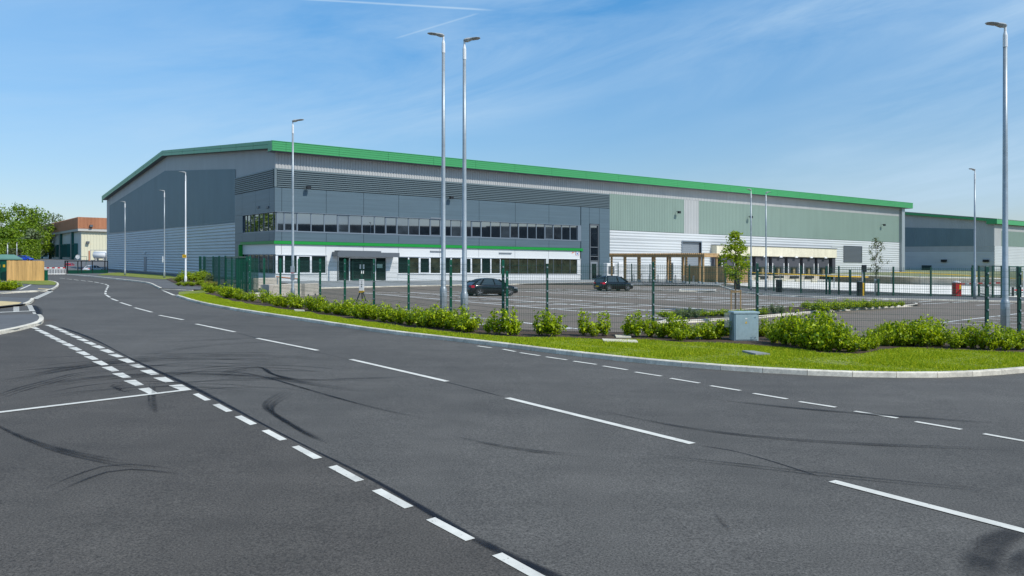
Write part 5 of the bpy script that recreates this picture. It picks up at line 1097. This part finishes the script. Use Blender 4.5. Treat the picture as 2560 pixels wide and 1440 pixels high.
# timber bin store
t = world_frame_obj(B1, 'bin_store', 'square enclosure of upright brown timber boards beside the cycle shelter', 'timber enclosure')
def boards(mp, s0, s1, d, nm, m, par):
    mb = MB(); s_ = s0
    while s_ < s1-0.05: slab(mb, mp, s_, min(s_+0.13, s1), 0.05, 2.1, d, d+0.03); s_ += 0.155
    slab(mb, mp, s0, s1, 0.4, 0.5, d-0.08, d-0.01); slab(mb, mp, s0, s1, 1.6, 1.7, d-0.08, d-0.01); return mb.build(nm, m, par, xf=lambda p: B1.shear((p[0], p[1], p[2]+0.05)))
boards(frontmap, 51.85, 56.0, 17.0, 'front_boards', 'wood2', t); boards(gablemap, -17.0, -9.5, -51.8, 'side_boards', 'wood2', t); boards(frontmap, 51.85, 56, 9.5, 'rear_boards', 'wood2', t)
# air conditioning unit and wall cowl
u, h = F(1523)[0], 0; t = world_frame_obj(B1, 'air_conditioner', 'pale twin-fan air conditioning unit beside the timber shelter', 'air conditioner')
ua, va = F(1523, 0, -2.0)[0], -2.0
mb = MB(); mb.bbox(ua-0.75, ua+0.75, va-0.4, va+0.4, 0.15, 2.4, 0.05); b_ = mb.build('housing', 'whitep', t, xf=uvxf); mb = MB()
for k in (-0.3, 0.35): mb.box(ua+k-0.22, ua+k+0.22, va-0.42, va-0.405, 0.9, 2.0)
mb.build('fan_grille', 'darkgrey', b_, xf=uvxf)
# ------------------------------------------------------------------ left side things
t = empty('timber_fence', 'new golden timber board fence beside the green kiosk', 'fence', (0, 0, 0))
a, b = Vector(P(17, 705)), Vector(P(107, 705)); L_ = (b-a).length; n = 34
mb = MB()
for i in range(n):
    p = a.lerp(b, i/n); q = a.lerp(b, (i+0.95)/n); z = gz(p.x); hgt = 2.0+random.uniform(-0.01, 0.01); dy = 0.012*(i % 2)
    mb.rings([[(p.x, p.y-dy, zz), (q.x, q.y-dy, zz), (q.x, q.y+0.025-dy, zz), (p.x, p.y+0.025-dy, zz)] for zz in (z+0.03, z+hgt)])
mb.build('board_panel', 'wood', t)
mb = MB()
for i in (0, 0.5, 1): p = a.lerp(b, i); mb.bar((p.x, p.y+0.1, gz(p.x)), (p.x, p.y+0.1, gz(p.x)+1.95), 0.1, 0.1)
mb.build('post', 'wood', t)
x, y, z = at(110.5, 704.5, 0.1); t = empty('electric_cabinet', 'dark green roadside cabinet at the right end of the timber fence', 'cabinet', (x, y, z)); mb = MB(); mb.bbox(-0.25, 0.25, -0.2, 0.2, 0, 0.95, 0.015); hq = mb.build('housing', 'green', t); mb = MB(); mb.bbox(-0.27, 0.27, -0.22, 0.22, 0.95, 1.0, 0.01); mb.build('lid', 'green', t); mb = MB(); mb.box(-0.2, 0.2, -0.212, -0.202, 0.1, 0.88); mb.build('door', 'green', t)
x, y, z = at(-10, 704, 0.0); t = empty('substation_kiosk', 'green kiosk with pitched green roof and yellow signs left of the timber fence', 'kiosk', (x, y, z))
mb = MB(); mb.bbox(-1.4, 1.05, -0.1, 2.2, 0, 2.05, 0.02); k_ = mb.build('housing', 'green', t); mb = MB(); mb.rings([[(xx, yy, zz) for xx, yy, zz in ((-1.6*s+(-0.18)*(1-s)*0, -0.2+(1.1)*(1-s), z_), (1.15*s, -0.2+1.1*(1-s), z_), (1.15*s, 2.3-1.1*(1-s), z_), (-1.6*s, 2.3-1.1*(1-s), z_))] for s, z_ in ((1, 2.05), (1, 2.15), (0.55, 2.55))]); mb.build('roof', mat('kiosk_roof', (0.12, 0.25, 0.20), 0.6), t)
mb = MB()
for xx in (0.25, 0.72): mb.box(xx, xx+0.2, -0.115, -0.102, 1.35, 1.6)
mb.build('warning_sign', 'yellow', k_); mb = MB(); mb.box(0.48, 0.56, -0.13, -0.102, 0.1, 1.9); mb.build('door_post', 'greend', k_)
# pedestrian barriers
def pb(lb, p0, p1):
    A = Vector((*p0, gz(p0[0]))); Bv = Vector((*p1, gz(p1[0]))); t = empty('works_barrier', lb, 'barrier', (0, 0, 0), 0, 'white barriers left of the gate'); mb = MB()
    mb.bar(A+Vector((0, 0, 0.12)), Bv+Vector((0, 0, 0.12)), 0.06, 0.1); mb.bar(A+Vector((0, 0, 0.78)), Bv+Vector((0, 0, 0.78)), 0.06, 0.06)
    for i in range(8): p = A.lerp(Bv, i/7); mb.bar(p, p+Vector((0, 0, 0.8)), 0.05, 0.05)
    mb.build('frame', 'whitep', t); mb = MB()
    for i in range(4): mb.m = i % 2; mb.bar(A.lerp(Bv, i/4)+Vector((0, 0, 0.92)), A.lerp(Bv, (i+1)/4)+Vector((0, 0, 0.92)), 0.06, 0.13)
    mb.build('striped_board', ['whitep', 'red'], t)
pb('white slatted works barrier with red bands, next to the timber fence', PY(109, 108), PY(136, 110)); pb('white slatted works barrier with red bands, next to the black gate', PY(137, 110), PY(163, 111))
# ------------------------------------------------------------------ cars
def car(lb, loc, rz, paint, scale=1.0, L=4.4, H=1.46, hatch=True, W=1.78, slope=0.0):
    t = empty('parked_car', lb, 'car', loc, rz); t.scale = (scale,)*3; hl_ = L/2; w = W/2
    # side profile of the lower body: x, belt height, lower edge height, half width factor
    st = [(-hl_, 0.62, 0.34, 0.72), (-hl_+0.06, 0.82, 0.26, 0.86), (-hl_+0.22, 0.92, 0.22, 0.95), (-hl_+0.6, 0.96, 0.20, 1.0), (-0.9, 0.95, 0.18, 1.0), (0.0, 0.92, 0.18, 1.0), (0.75, 0.90, 0.18, 1.0), (1.0, 0.885, 0.18, 1.0), (hl_-0.75, 0.82, 0.19, 0.99), (hl_-0.3, 0.72, 0.2, 0.93), (hl_-0.08, 0.60, 0.24, 0.82), (hl_, 0.48, 0.32, 0.68)]
    mb = MB(); rings = []
    for x, b, lo, k in st:
        ww = w*k; rings.append([(x, -ww*0.9, lo), (x, -ww, lo+0.12), (x, -ww, b-0.22), (x, -ww*0.965, b-0.06), (x, -ww*0.90, b), (x, 0, b+0.035), (x, ww*0.90, b), (x, ww*0.965, b-0.06), (x, ww, b-0.22), (x, ww, lo+0.12), (x, ww*0.9, lo)])
    mb.rings(rings); body = mb.build('body', paint, t, smooth=True)
    # cabin: glass and roof
    cab = [(-hl_+0.16, 0.92, 0.90), (-hl_+0.42+slope*0.5, H-0.22, 0.74), (-hl_+0.75+slope, H-0.05, 0.70), (-0.5, H, 0.69), (0.1, H-0.02, 0.69), (0.42, H-0.10, 0.69), (1.25, 0.90, 0.80)]
    if not hatch: cab[0] = (-hl_+0.5, 0.92, 0.9); cab[1] = (-hl_+1.0, H-0.15, 0.74); cab[2] = (-hl_+1.3, H-0.04, 0.7)
    bel = lambda x: 0.93
    mb = MB(); rings = []
    for x, z, k in cab:
        zb = 0.90; rings.append([(x, -w*0.90, zb), (x, -w*k, max(z-0.03, zb)), (x, w*k, max(z-0.03, zb)), (x, w*0.90, zb)])
    mb.rings(rings); mb.build('windows', 'carglass', t)
    mb = MB(); rr_ = []
    for x, z, k in cab[1:6]: rr_.append([(x, -w*k-0.01, z-0.05), (x, -w*k*0.86, z+0.012), (x, 0, z+0.035), (x, w*k*0.86, z+0.012), (x, w*k+0.01, z-0.05)])
    mb.rings(rr_); mb.build('roof', paint, t, smooth=True)
    mb = MB()
    for s in (-1, 1):
        for (xa, za, ka), (xb, zb, kb) in (((cab[0][0]+0.03, 0.92, 0.905), (cab[1][0]+0.1, cab[1][1]+0.02, 0.745)), ((cab[1][0]+0.25, 0.92, 0.91), (cab[2][0]+0.1, cab[2][1]-0.02, 0.71)), ((0.0, 0.91, 0.91), (-0.1, H-0.03, 0.70)), ((1.2, 0.90, 0.86), (0.42, H-0.09, 0.70))):
            mb = MB(); mb.bar((xa, s*w*ka, za), (xb, s*w*kb, zb), 0.07, 0.10); mb.build('pillar', paint, t)
    for x in (-hl_+0.82, hl_-0.88):
        for s in (-1, 1):
            mb = MB(); mb.rings([[(x+r*math.cos(a*math.pi/9), s*yy, 0.325+r*math.sin(a*math.pi/9)) for a in range(18)] for r, yy in ((0.30, w-0.24), (0.325, w-0.20), (0.325, w-0.03), (0.30, w+0.005), (0.22, w+0.005))]); wh = mb.build('wheel', 'tyre', t)
            mb = MB(); mb.rings([[(x+r*math.cos(a*math.pi/9), s*(w-0.02), 0.325+r*math.sin(a*math.pi/9)) for a in range(18)] for r in (0.225, 0.20)], cap=False)
            for a in range(5): an = a*2*math.pi/5; mb.bar((x, s*(w+0.008), 0.325), (x+0.215*math.cos(an), s*(w+0.008), 0.325+0.215*math.sin(an)), 0.03, 0.055)
            mb.build('rim', 'rim', wh)
            mb = MB(); arc = [(x+0.375*math.cos(a*math.pi/12), s*(w*0.995), 0.325+0.375*math.sin(a*math.pi/12)) for a in range(13)]; arc2 = [(x+0.325*math.cos(a*math.pi/12), s*(w*1.003), 0.325+0.325*math.sin(a*math.pi/12)) for a in range(13)]
            mb.rings([arc, [(p[0], s*(w+0.012), p[2]) for p in arc], [(p[0], s*(w+0.012), p[2]) for p in arc2]], cap=False, closed=False); mb.build('wheel_arch', 'black', t)
    for s in (-1, 1):
        mb = MB(); mb.rings([[(-hl_+0.02, s*w*0.60, z), (-hl_+0.10, s*w*0.90, z), (-hl_+0.36, s*w*0.992, z), (-hl_+0.30, s*w*0.80, z)] for z in (0.72, 0.90)]); mb.build('tail_light', 'tail', t)
        mb = MB(); mb.rings([[(hl_-0.02, s*w*0.55, z), (hl_-0.14, s*w*0.90, z+0.02), (hl_-0.50, s*w*0.985, z+0.05), (hl_-0.4, s*w*0.7, z+0.03)] for z in (0.54, 0.66)]); mb.build('headlight', 'headl', t)
        mb = MB(); mb.bbox(0.88, 1.05, s*(w+0.06)-0.10, s*(w+0.06)+0.09, 0.90, 1.03, 0.02); mb.build('door_mirror', paint, t)
    mb = MB(); mb.box(-hl_-0.012, -hl_+0.015, -0.26, 0.26, 0.46, 0.57); mb.build('number_plate', 'yellow', t)
    return t
car('black low hatchback with sloping tail parked behind the central lamp pair', at(1226, 739.5), ANG+R(-6), 'carblack', 0.86, 4.5, 1.43, slope=0.45)
car('small black five-door hatchback parked nearer the offices by the shelter', at(1534, 727.5), ANG+R(-6), 'carblack', 0.86, 4.0, 1.52, W=1.72)
car('bright blue car behind the timber fence beside the clipped hedge', atY(62, 228, 1.2), R(0), 'carblue', 1.0, 4.4, 1.46)
car('white car seen through the bars of the black gate', atY(234, 148, -0.35), R(75), 'carwhite', 0.9, 4.3, 1.45, hatch=False)
car('small red car just visible behind the left end of the black gate', atY(174, 185, -0.1), R(100), 'carred', 0.8, 3.9, 1.45)
# ------------------------------------------------------------------ vegetation
def leaves(centres, normals, size, aspect=0.62, jitter=0.35):
    """array of leaf quads (kite-shaped), numpy; returns verts, faces"""
    n = len(centres); sz = size*(1+rng.uniform(-jitter, jitter, (n, 1)))
    nr = normals/np.linalg.norm(normals, axis=1, keepdims=True); t = np.cross(nr, rng.normal(size=(n, 3))); t /= np.linalg.norm(t, axis=1, keepdims=True); b = np.cross(nr, t)
    fold = nr*sz*0.12
    v = np.stack([centres-t*sz*0.5, centres+b*sz*aspect*0.5+fold-t*sz*0.05, centres+t*sz*0.5, centres-b*sz*aspect*0.5+fold-t*sz*0.05], 1).reshape(-1, 3)
    f = np.arange(4*n).reshape(-1, 4); return v, f
def np_mesh(name, v, f, m, parent=None):
    me = bpy.data.meshes.new(name); k = f.shape[1]
    me.vertices.add(len(v)); me.vertices.foreach_set('co', v.astype(np.float32).ravel())
    me.loops.add(f.size); me.loops.foreach_set('vertex_index', f.astype(np.int32).ravel())
    me.polygons.add(len(f)); me.polygons.foreach_set('loop_start', np.arange(0, f.size, k, dtype=np.int32)); me.polygons.foreach_set('loop_total', np.full(len(f), k, dtype=np.int32))
    me.materials.append(M[m]); me.update(calc_edges=True); me.validate()
    o = bpy.data.objects.new(name, me); COL.objects.link(o)
    if parent is not None: o.parent = parent
    return o
def shrub_proto(kind, h=1.0, r=0.55, shoots=26, per=46, leaf=0.075, m='leafA', upright=0.9, sparse=0.0):
    t = empty('hedge_shrub', 'x', 'shrub', (0, 0, -50)); mb = MB(); cs = []; ns = []
    for i in range(shoots):
        a = rng.uniform(0, 2*math.pi); lean = rng.uniform(0.05, 1)**0.7*r; hh = h*rng.uniform(0.35, 1.08)*(1-0.3*(lean/r)**2)
        p0 = np.array([rng.normal()*0.05, rng.normal()*0.05, 0]); p2 = np.array([math.cos(a)*lean, math.sin(a)*lean, hh]); p1 = (p0+p2)/2+np.array([math.cos(a)*0.1, math.sin(a)*0.1, 0.12*h]) + rng.normal(size=3)*0.04
        ts = np.linspace(0, 1, 5); pts = [(1-q)**2*p0+2*q*(1-q)*p1+q*q*p2 for q in ts]
        for k in range(4): mb.tube(tuple(pts[k]), tuple(pts[k+1]), 0.010*(1-k*0.2), 0.010*(1-(k+1)*0.2), 4)
        q = rng.uniform(0.08+sparse, 1.0, per)**0.85; c = ((1-q)**2)[:, None]*p0+(2*q*(1-q))[:, None]*p1+(q*q)[:, None]*p2
        c = c+rng.normal(size=(per, 3))*np.array([0.075, 0.075, 0.05])*(0.6+0.6*q[:, None]); cs.append(c)
        nn = rng.normal(size=(per, 3))*0.75+np.array([0, 0, 0.9])+c*np.array([0.6, 0.6, 0.1]); ns.append(nn)
    c = np.concatenate(cs); c[:, 2] = np.maximum(c[:, 2], 0.03); v, f = leaves(c, np.concatenate(ns), leaf)
    fo = np_mesh('foliage', v, f, m, t); mb.build('stem', 'bark', t); return t
protos = [shrub_proto(0, 1.0, 0.70, 34, 40, 0.115), shrub_proto(1, 0.92, 0.78, 32, 40, 0.12), shrub_proto(2, 1.1, 0.62, 28, 42, 0.115), shrub_proto(3, 0.86, 0.8, 34, 38, 0.125), shrub_proto(4, 1.0, 0.45, 11, 44, 0.13, sparse=0.05)]
used = set()
landm = [(430, 'the lamp column by the gable'), (548, 'the dark side fence'), (624, 'the thick green gate post'), (732, 'the lamp column before the offices'), (803, 'the fence post beside the reception canopy'), (904, 'the white box on its tripod'), (1024, 'the fence post before the long window row'), (1108, 'the left lamp of the central pair'), (1161, 'the right lamp of the central pair'), (1258, 'the paired fence posts'), (1368, 'the fence post with the tiny plate'), (1633, 'the fence post before the timber shelter'), (1893, 'the fence post behind the grey cabinet'), (2100, 'the tall clump on the right verge'), (2262, 'the sapling on the yard fence line'), (2467, 'the thick fence post at the right'), (2513, 'the right edge lamp column')]
ordw = 'first second third fourth fifth sixth seventh eighth ninth tenth eleventh twelfth thirteenth fourteenth fifteenth sixteenth seventeenth eighteenth'.split()
places = []
def place(px, base, hpx, pi, wid=1.0, back=0.0): places.append((px, base, hpx, pi, wid))
def interp(tab, x):
    for (a, b), (c, d) in zip(tab[:-1], tab[1:]):
        if a <= x <= c: return b+(d-b)*(x-a)/(c-a)
    return tab[-1][1] if x > tab[-1][0] else tab[0][1]
base_t = [(510, 730), (577, 748), (634, 757), (652, 755), (702, 768), (767, 776), (804, 782), (872, 791), (950, 804), (1060, 817), (1144, 828), (1192, 832), (1400, 838), (1600, 842), (1830, 855), (1900, 858), (1960, 864), (2050, 880), (2150, 884), (2200, 868), (2300, 868), (2400, 872), (2480, 876), (2560, 878), (2700, 880)]
top_t = [(510, 708), (540, 712), (577, 716), (634, 731), (652, 731), (702, 733), (760, 738), (800, 745), (872, 757), (950, 757), (1060, 768), (1144, 772), (1192, 780), (1620, 787), (1700, 783), (1830, 792), (1900, 790), (1960, 785), (2060, 782), (2110, 800), (2140, 815), (2200, 808), (2240, 800), (2300, 812), (2330, 800), (2400, 812), (2480, 822), (2560, 820), (2700, 815)]
x = 517.0; i = 0
while x < 1196:
    b = interp(base_t, x); k = (b-yh(x))/2.37
    if not (636 < x < 655 or 762 < x < 774 or random.random() < 0.04): place(x, b-random.uniform(0, 2.5), b-interp(top_t, x)+random.uniform(-4, 9), i % 4, random.uniform(0.85, 1.1))
    x += k*0.42*random.uniform(0.8, 1.2)*0.82; i += 1
for px, b, hp, pi in ((1222, 833, 38, 4), (1246, 836, 58, 4), (1275, 837, 62, 4), (1288, 838, 34, 4), (1352, 838, 50, 4), (1366, 840, 62, 4), (1392, 841, 52, 4), (1458, 839, 60, 4), (1482, 841, 30, 4), (1510, 839, 56, 4), (1572, 840, 50, 4), (1593, 842, 60, 4)): place(px, b+1, hp*1.12, pi, 0.95)
x = 1625.0
while x < 2640:
    b = interp(base_t, x)
    if not 1812 < x < 1925: place(x, b-random.uniform(0, 5), b-interp(top_t, x)+random.uniform(-24, 14), i % 4, random.uniform(0.6, 1.0))
    x += 29*random.uniform(0.7, 1.3); i += 1
for px, b, hp in ((1960, 852, 58), (2010, 856, 66), (2055, 858, 74), (2085, 862, 66), (2210, 858, 52), (2260, 860, 58), (2330, 862, 66), (2530, 866, 56), (1680, 845, 48), (1770, 846, 48), (1905, 842, 44), (1820, 840, 46), (1865, 836, 40), (1700, 852, 40), (2030, 872, 60), (2110, 872, 50)): place(px, b, hp, i % 4, 1.0); i += 1
counts = {}
def lmark(px):
    best = landm[0]
    for l in landm:
        if l[0] <= px: best = l
    return best[1]
def put_shrub(proto, px, b, hpx, wid, group='leafy shrubs of the roadside hedge', noun='hedge shrub', zoff=0.12):
    lm = lmark(px); counts[(noun, lm)] = counts.get((noun, lm), 0)+1; n = counts[(noun, lm)]
    lb = f'{ordw[n-1]} {noun} to the right of {lm}'
    x, y = P(px, b, h=zoff); k = FPX/y; s = max(0.3, hpx/k); o = dup(proto, (x, y, gz(x)+zoff-0.01), random.uniform(0, 6.28), lb, (s*wid*random.uniform(0.85, 1.05), s*wid*random.uniform(0.85, 1.05), s)); o['group'] = group
for px, b, hp, pi, wid in sorted(places): put_shrub(protos[pi], px, b, hp, wid)
# planting beside the gable, in the islands
pg = [shrub_proto(5, 1.0, 0.6, 22, 50, 0.10, 'leafD'), shrub_proto(6, 0.7, 0.8, 30, 50, 0.09, 'leafE'), shrub_proto(7, 1.0, 0.7, 26, 50, 0.10, 'leafB')]
for px, b, hp, pi, wid in ((446, 706, 22, 2, 1.0), (462, 704, 32, 2, 1.0), (479, 703, 28, 2, 1.0), (494, 704, 34, 2, 1.0), (508, 706, 30, 2, 1), (524, 708, 24, 0, 1), (447, 714, 12, 2, 1.5), (462, 715, 14, 2, 1.5), (480, 715, 14, 2, 1.6), (497, 713, 16, 2, 1.4), (505, 709, 12, 1, 1.8), (522, 711, 14, 1, 1.8), (536, 713, 14, 1, 1.7), (512, 718, 14, 2, 1.4), (528, 722, 18, 2, 1.2), (542, 728, 18, 2, 1.2)):
    put_shrub(pg[pi], px, b, hp, wid, 'mixed planting beside the gable', ['grey green bush', 'low golden bush', 'bright feathery bush'][pi])
for k in range(11): put_shrub(protos[k % 4], 1660+k*24.5, 793-k*0.6, 14+random.uniform(-1, 2), 1.9, 'low planting in the car park island', 'low clipped island shrub')
for px, b, hp in ((1700, 796, 26), (1722, 795, 30), (1740, 794, 24), (1915, 786, 24), (1935, 784, 27), (1952, 783, 22)): put_shrub(pg[0], px, b, hp, 1.0, 'low planting in the car park island', 'grey green island bush')
for k, (px, b, hp) in enumerate(((2018, 771, 19), (2036, 776, 24), (2052, 779, 28), (2068, 776, 26), (2085, 776, 27), (2102, 774, 24), (2120, 773, 25), (2138, 771, 24), (2156, 770, 23), (2173, 770, 22), (2190, 769, 21), (2206, 768, 20), (2222, 767, 17), (2238, 766, 15), (2254, 765, 12))): put_shrub(protos[k % 4], px, b, hp, 1.25, 'low planting in the car park island', 'bushy island shrub')
for px, b, hp in ((-6, 729, 28), (10, 730, 27), (24, 730, 25), (34, 727, 26)):
    x, y = P(px, b); s = hp/(FPX/y); o = dup(protos[i % 4], (x, y, gz(x)+0.1), i, ['yellow green shrub at the left edge below the kiosk', 'yellow green shrub below the kiosk door', 'yellow green shrub below the left end of the timber fence', 'yellow green shrub nearest the small grass corner on the left'][[-6, 10, 24, 34].index(px)], s); o['group'] = 'shrubs below the kiosk'; i += 1
for o in protos+pg:
    for c in list(o.children): bpy.data.objects.remove(c)
    bpy.data.objects.remove(o)
# young trees
def young_tree(lb, loc, H, crown0, width, nclump, per, leaf, m, clump=0.22, droop=0.3, lean=0.0):
    t = empty('young_tree', lb, 'tree', loc); mb = MB(); mb.tube((0, 0, 0), (lean, 0, H*0.55), 0.035, 0.025, 7); mb.tube((lean, 0, H*0.55), (lean*1.3, 0, H*0.97), 0.025, 0.008, 6); cs, ns = [], []
    for i in range(nclump):
        q = rng.uniform(0, 1); z = crown0+(H-crown0)*q; w = width*0.5*math.sin(math.pi*(0.12+0.82*q)**0.85)*rng.uniform(0.3, 1.05); a = rng.uniform(0, 2*math.pi); e = np.array([lean+math.cos(a)*w, math.sin(a)*w, z])
        s0 = np.array([lean, 0, max(crown0*0.9, z-w*0.8)]); mb.tube(tuple(s0), tuple(e), 0.012, 0.004, 4)
        c = e+rng.normal(size=(per, 3))*clump*np.array([0.6, 0.6, 0.5]); cs.append(c); ns.append(rng.normal(size=(per, 3))+np.array([0, 0, 0.8]))
    v, f = leaves(np.concatenate(cs), np.concatenate(ns), leaf); tr = mb.build('trunk', 'bark', t); np_mesh('crown', v, f, m, t); return t
x, y, z = at(1838.5, 780, 0.1); young_tree('leafy young tree with a dense yellow green crown before the dock bays', (x, y, z), 3.85, 1.5, 1.4, 80, 32, 0.12, 'leafB', 0.17)
t = empty('tree_stake', 'pair of timber stakes with a crossbar holding the leafy young tree', 'stake', (x, y-0.05, z))
mb = MB()
for xx in (-0.23, 0.24): mb.box(xx-0.03, xx+0.03, -0.03, 0.03, 0, 1.0)
mb.build('stake', 'wood2', t); mb = MB(); mb.box(-0.26, 0.27, -0.055, -0.03, 0.88, 0.98); mb.build('crossbar', 'wood2', t)
x, y, z = at(2190, 742, 0.08); young_tree('thin sparse sapling by the yard fence against the white wall', (x, y, z), 4.5, 1.7, 1.7, 34, 22, 0.11, 'leafF', 0.16)
mb = MB(); mb.box(x-0.15, x-0.09, y-0.1, y-0.04, z, z+1.35); mb.box(x+0.1, x+0.16, y-0.1, y-0.04, z, z+1.35); mb.box(x-0.2, x+0.2, y-0.13, y-0.105, z+1.2, z+1.3); tag(mb.build('tree_stake', 'galv'), 'pair of grey stakes holding the sparse sapling', 'stake')
# wood and hedges on the left skyline
def big_tree(lb, loc, H, r, m, n=2600, leaf=0.75, blob=30, group='trees behind the depot', squash=0.9):
    t = empty('broadleaf_tree', lb, 'tree', loc, 0, group); mb = MB(); mb.tube((0, 0, -1), (0, 0, H*0.5), 0.45, 0.2, 7)
    cs, ns = [], []
    for i in range(blob):
        a = rng.uniform(0, 2*math.pi); q = rng.uniform(0.12, 1); rad = r*math.sqrt(rng.uniform(0.05, 1))*math.sin(math.pi*min(0.96, 0.15+0.75*q))**0.7; c0 = np.array([math.cos(a)*rad, math.sin(a)*rad, H*(0.10+0.84*q)])
        mb.tube((0, 0, H*0.25), tuple(c0), 0.12, 0.03, 4); br = r*rng.uniform(0.22, 0.42); k = n//blob
        d = rng.normal(size=(k, 3)); d /= np.linalg.norm(d, axis=1, keepdims=True); c = c0+d*br*rng.uniform(0.55, 1.05, (k, 1))*np.array([1, 1, squash]); cs.append(c); ns.append(d+rng.normal(size=(k, 3))*0.5+np.array([0, 0, 0.3]))
    # ragged leading shoots
    for i in range(10):
        a = rng.uniform(0, 2*math.pi); rad = r*0.5*rng.uniform(0, 1); b0 = np.array([math.cos(a)*rad, math.sin(a)*rad, H*0.86]); k = 16; q = rng.uniform(0, 1, (k, 1)); c = b0+q*np.array([0, 0, H*rng.uniform(0.1, 0.2)])+rng.normal(size=(k, 3))*0.35; cs.append(c); ns.append(rng.normal(size=(k, 3))+np.array([0, -0.5, 0.6]))
    v, f = leaves(np.concatenate(cs), np.concatenate(ns), leaf, 0.75); mb.build('trunk', 'bark', t); np_mesh('crown', v, f, m, t); return t
Z = 1.5
for lb, px, Yd, H, r, m in (('tall bright green tree at the left edge of the skyline', -10, 330, 19.5, 9, 'leafC'), ('tall bright tree with the highest ragged top on the left', 38, 335, 22.5, 9.5, 'leafC'), ('bright tree right of the highest one behind the clipped hedge', 85, 338, 21.5, 9, 'leafC'), ('paler drooping tree just left of the depot roof', 124, 360, 20.5, 7.5, 'leafD'), ('small dark tree top peeping above the depot parapet', 152, 372, 16.5, 3.0, 'leafC'), ('round grey green bush tree beside the depot wall', 80, 296, 11.5, 3.6, 'leafD'), ('green tree low at the left edge above the kiosk', 8, 300, 11.5, 7.0, 'leafC'), ('mid green tree between the tall trees and the clipped hedge', 55, 310, 14.5, 8.0, 'leafC')):
    x, y, z = atY(px, Yd, Z); big_tree(lb, (x, y, z-1), H, r, m, 3200 if r > 5 else 900)
for lb, X_, Y_ in (('tree outside the picture mirrored in the corner windows', -225, 210), ('tree outside the picture mirrored beside the first one', -240, 240)):
    big_tree(lb, (X_, Y_, gz(X_)), 20, 11, 'leafC', 2400, 1.0)
def box_hedge(lb, a, b, h, w, m, n=5200, leaf=0.5, z0=Z):
    t = empty('clipped_hedge', lb, 'hedge', (0, 0, 0)); A = np.array(a); Bv = np.array(b); L_ = np.linalg.norm(Bv-A); d = (Bv-A)/L_; nr = np.array([-d[1], d[0]])
    s = rng.uniform(0, L_, n); top = rng.uniform(0, 1, n) < 0.35; hh = np.where(top, h+rng.normal(size=n)*0.2, rng.uniform(0.1, h, n)); ww = np.where(top, rng.uniform(-w/2, w/2, n), np.sign(rng.uniform(-1, 1, n))*w/2+rng.normal(size=n)*0.15)
    xy = A+s[:, None]*d+ww[:, None]*nr; c = np.column_stack([xy, z0-SLOPE*xy[:, 0]+hh]); ns = np.column_stack([nr[0]*np.sign(ww)*(~top), nr[1]*np.sign(ww)*(~top), top*1.0])+rng.normal(size=(n, 3))*0.6
    v, f = leaves(c, ns, leaf, 0.8); np_mesh('foliage', v, f, m, t)
    mb = MB()
    for k in range(8): p = A+d*L_*(k+0.5)/8; mb.tube((p[0], p[1], z0-SLOPE*p[0]-0.5), (p[0], p[1], z0-SLOPE*p[0]+h*0.8), 0.12)
    mb.build('stem', 'bark', t)
box_hedge('long clipped hedge with a flat bright top below the trees', PY(-60, 275), PY(101, 285), 6.3, 3.0, 'leafC', 9000, 0.55)
box_hedge('darker clipped bush left of the blue car', PY(22, 232), PY(46, 232), 2.7, 2.6, 'leafF', 1800, 0.4)
# ------------------------------------------------------------------ grass blades on the verges
def grass(poly, n, h, name='grass', dens_near=None):
    P2 = np.array(poly); lo, hi = P2.min(0), P2.max(0); pts = []
    def inside(q):
        x, y = q[:, 0], q[:, 1]; c = np.zeros(len(q), bool); j = len(P2)-1
        for i_ in range(len(P2)):
            xi, yi = P2[i_]; xj, yj = P2[j]; cond = ((yi > y) != (yj > y)) & (x < (xj-xi)*(y-yi)/(yj-yi+1e-12)+xi); c ^= cond; j = i_
        return c
    while sum(map(len, pts)) < n:
        q = rng.uniform(lo, hi, (n, 2)); q = q[inside(q)]
        bare = np.sin(q[:, 0]*1.3+2*np.sin(q[:, 1]*0.9))+np.sin(q[:, 1]*2.3+1.7*np.sin(q[:, 0]*1.9))+0.6*np.sin(q[:, 0]*5.1)*np.sin(q[:, 1]*4.3)
        pts.append(q[rng.uniform(0, 1, len(q)) < np.clip(1.0-0.42*np.clip(bare-0.4, 0, 2.2), 0.12, 1)])
    q = np.concatenate(pts)[:n]; a = rng.uniform(0, 2*math.pi, n); cl = 0.35+1.05*np.clip(np.sin(q[:, 0]*2.1+np.sin(q[:, 1]*1.7)*2)*0.5+0.5, 0, 1)*rng.uniform(0.4, 1, n); hh = h*cl; w = 0.010+0.00025*q[:, 1]
    z = -SLOPE*q[:, 0]+0.11; dx, dy = np.cos(a)*w, np.sin(a)*w; lx = rng.normal(size=n)*hh*0.45; ly = rng.normal(size=n)*hh*0.45
    v = np.stack([np.column_stack([q[:, 0]-dx, q[:, 1]-dy, z]), np.column_stack([q[:, 0]+dx, q[:, 1]+dy, z]), np.column_stack([q[:, 0]+lx, q[:, 1]+ly, z+hh])], 1).reshape(-1, 3)
    o = np_mesh(name, v, np.arange(3*n).reshape(-1, 3), 'blade'); tag(o, 'short green grass growing on the verge', 'grass', kind='stuff'); return o
front_line = [tuple(p) for p in off]
gp_ = front_line + [tuple(p) for p in reversed(hlw)]
grass(gp_, 120000, 0.060)
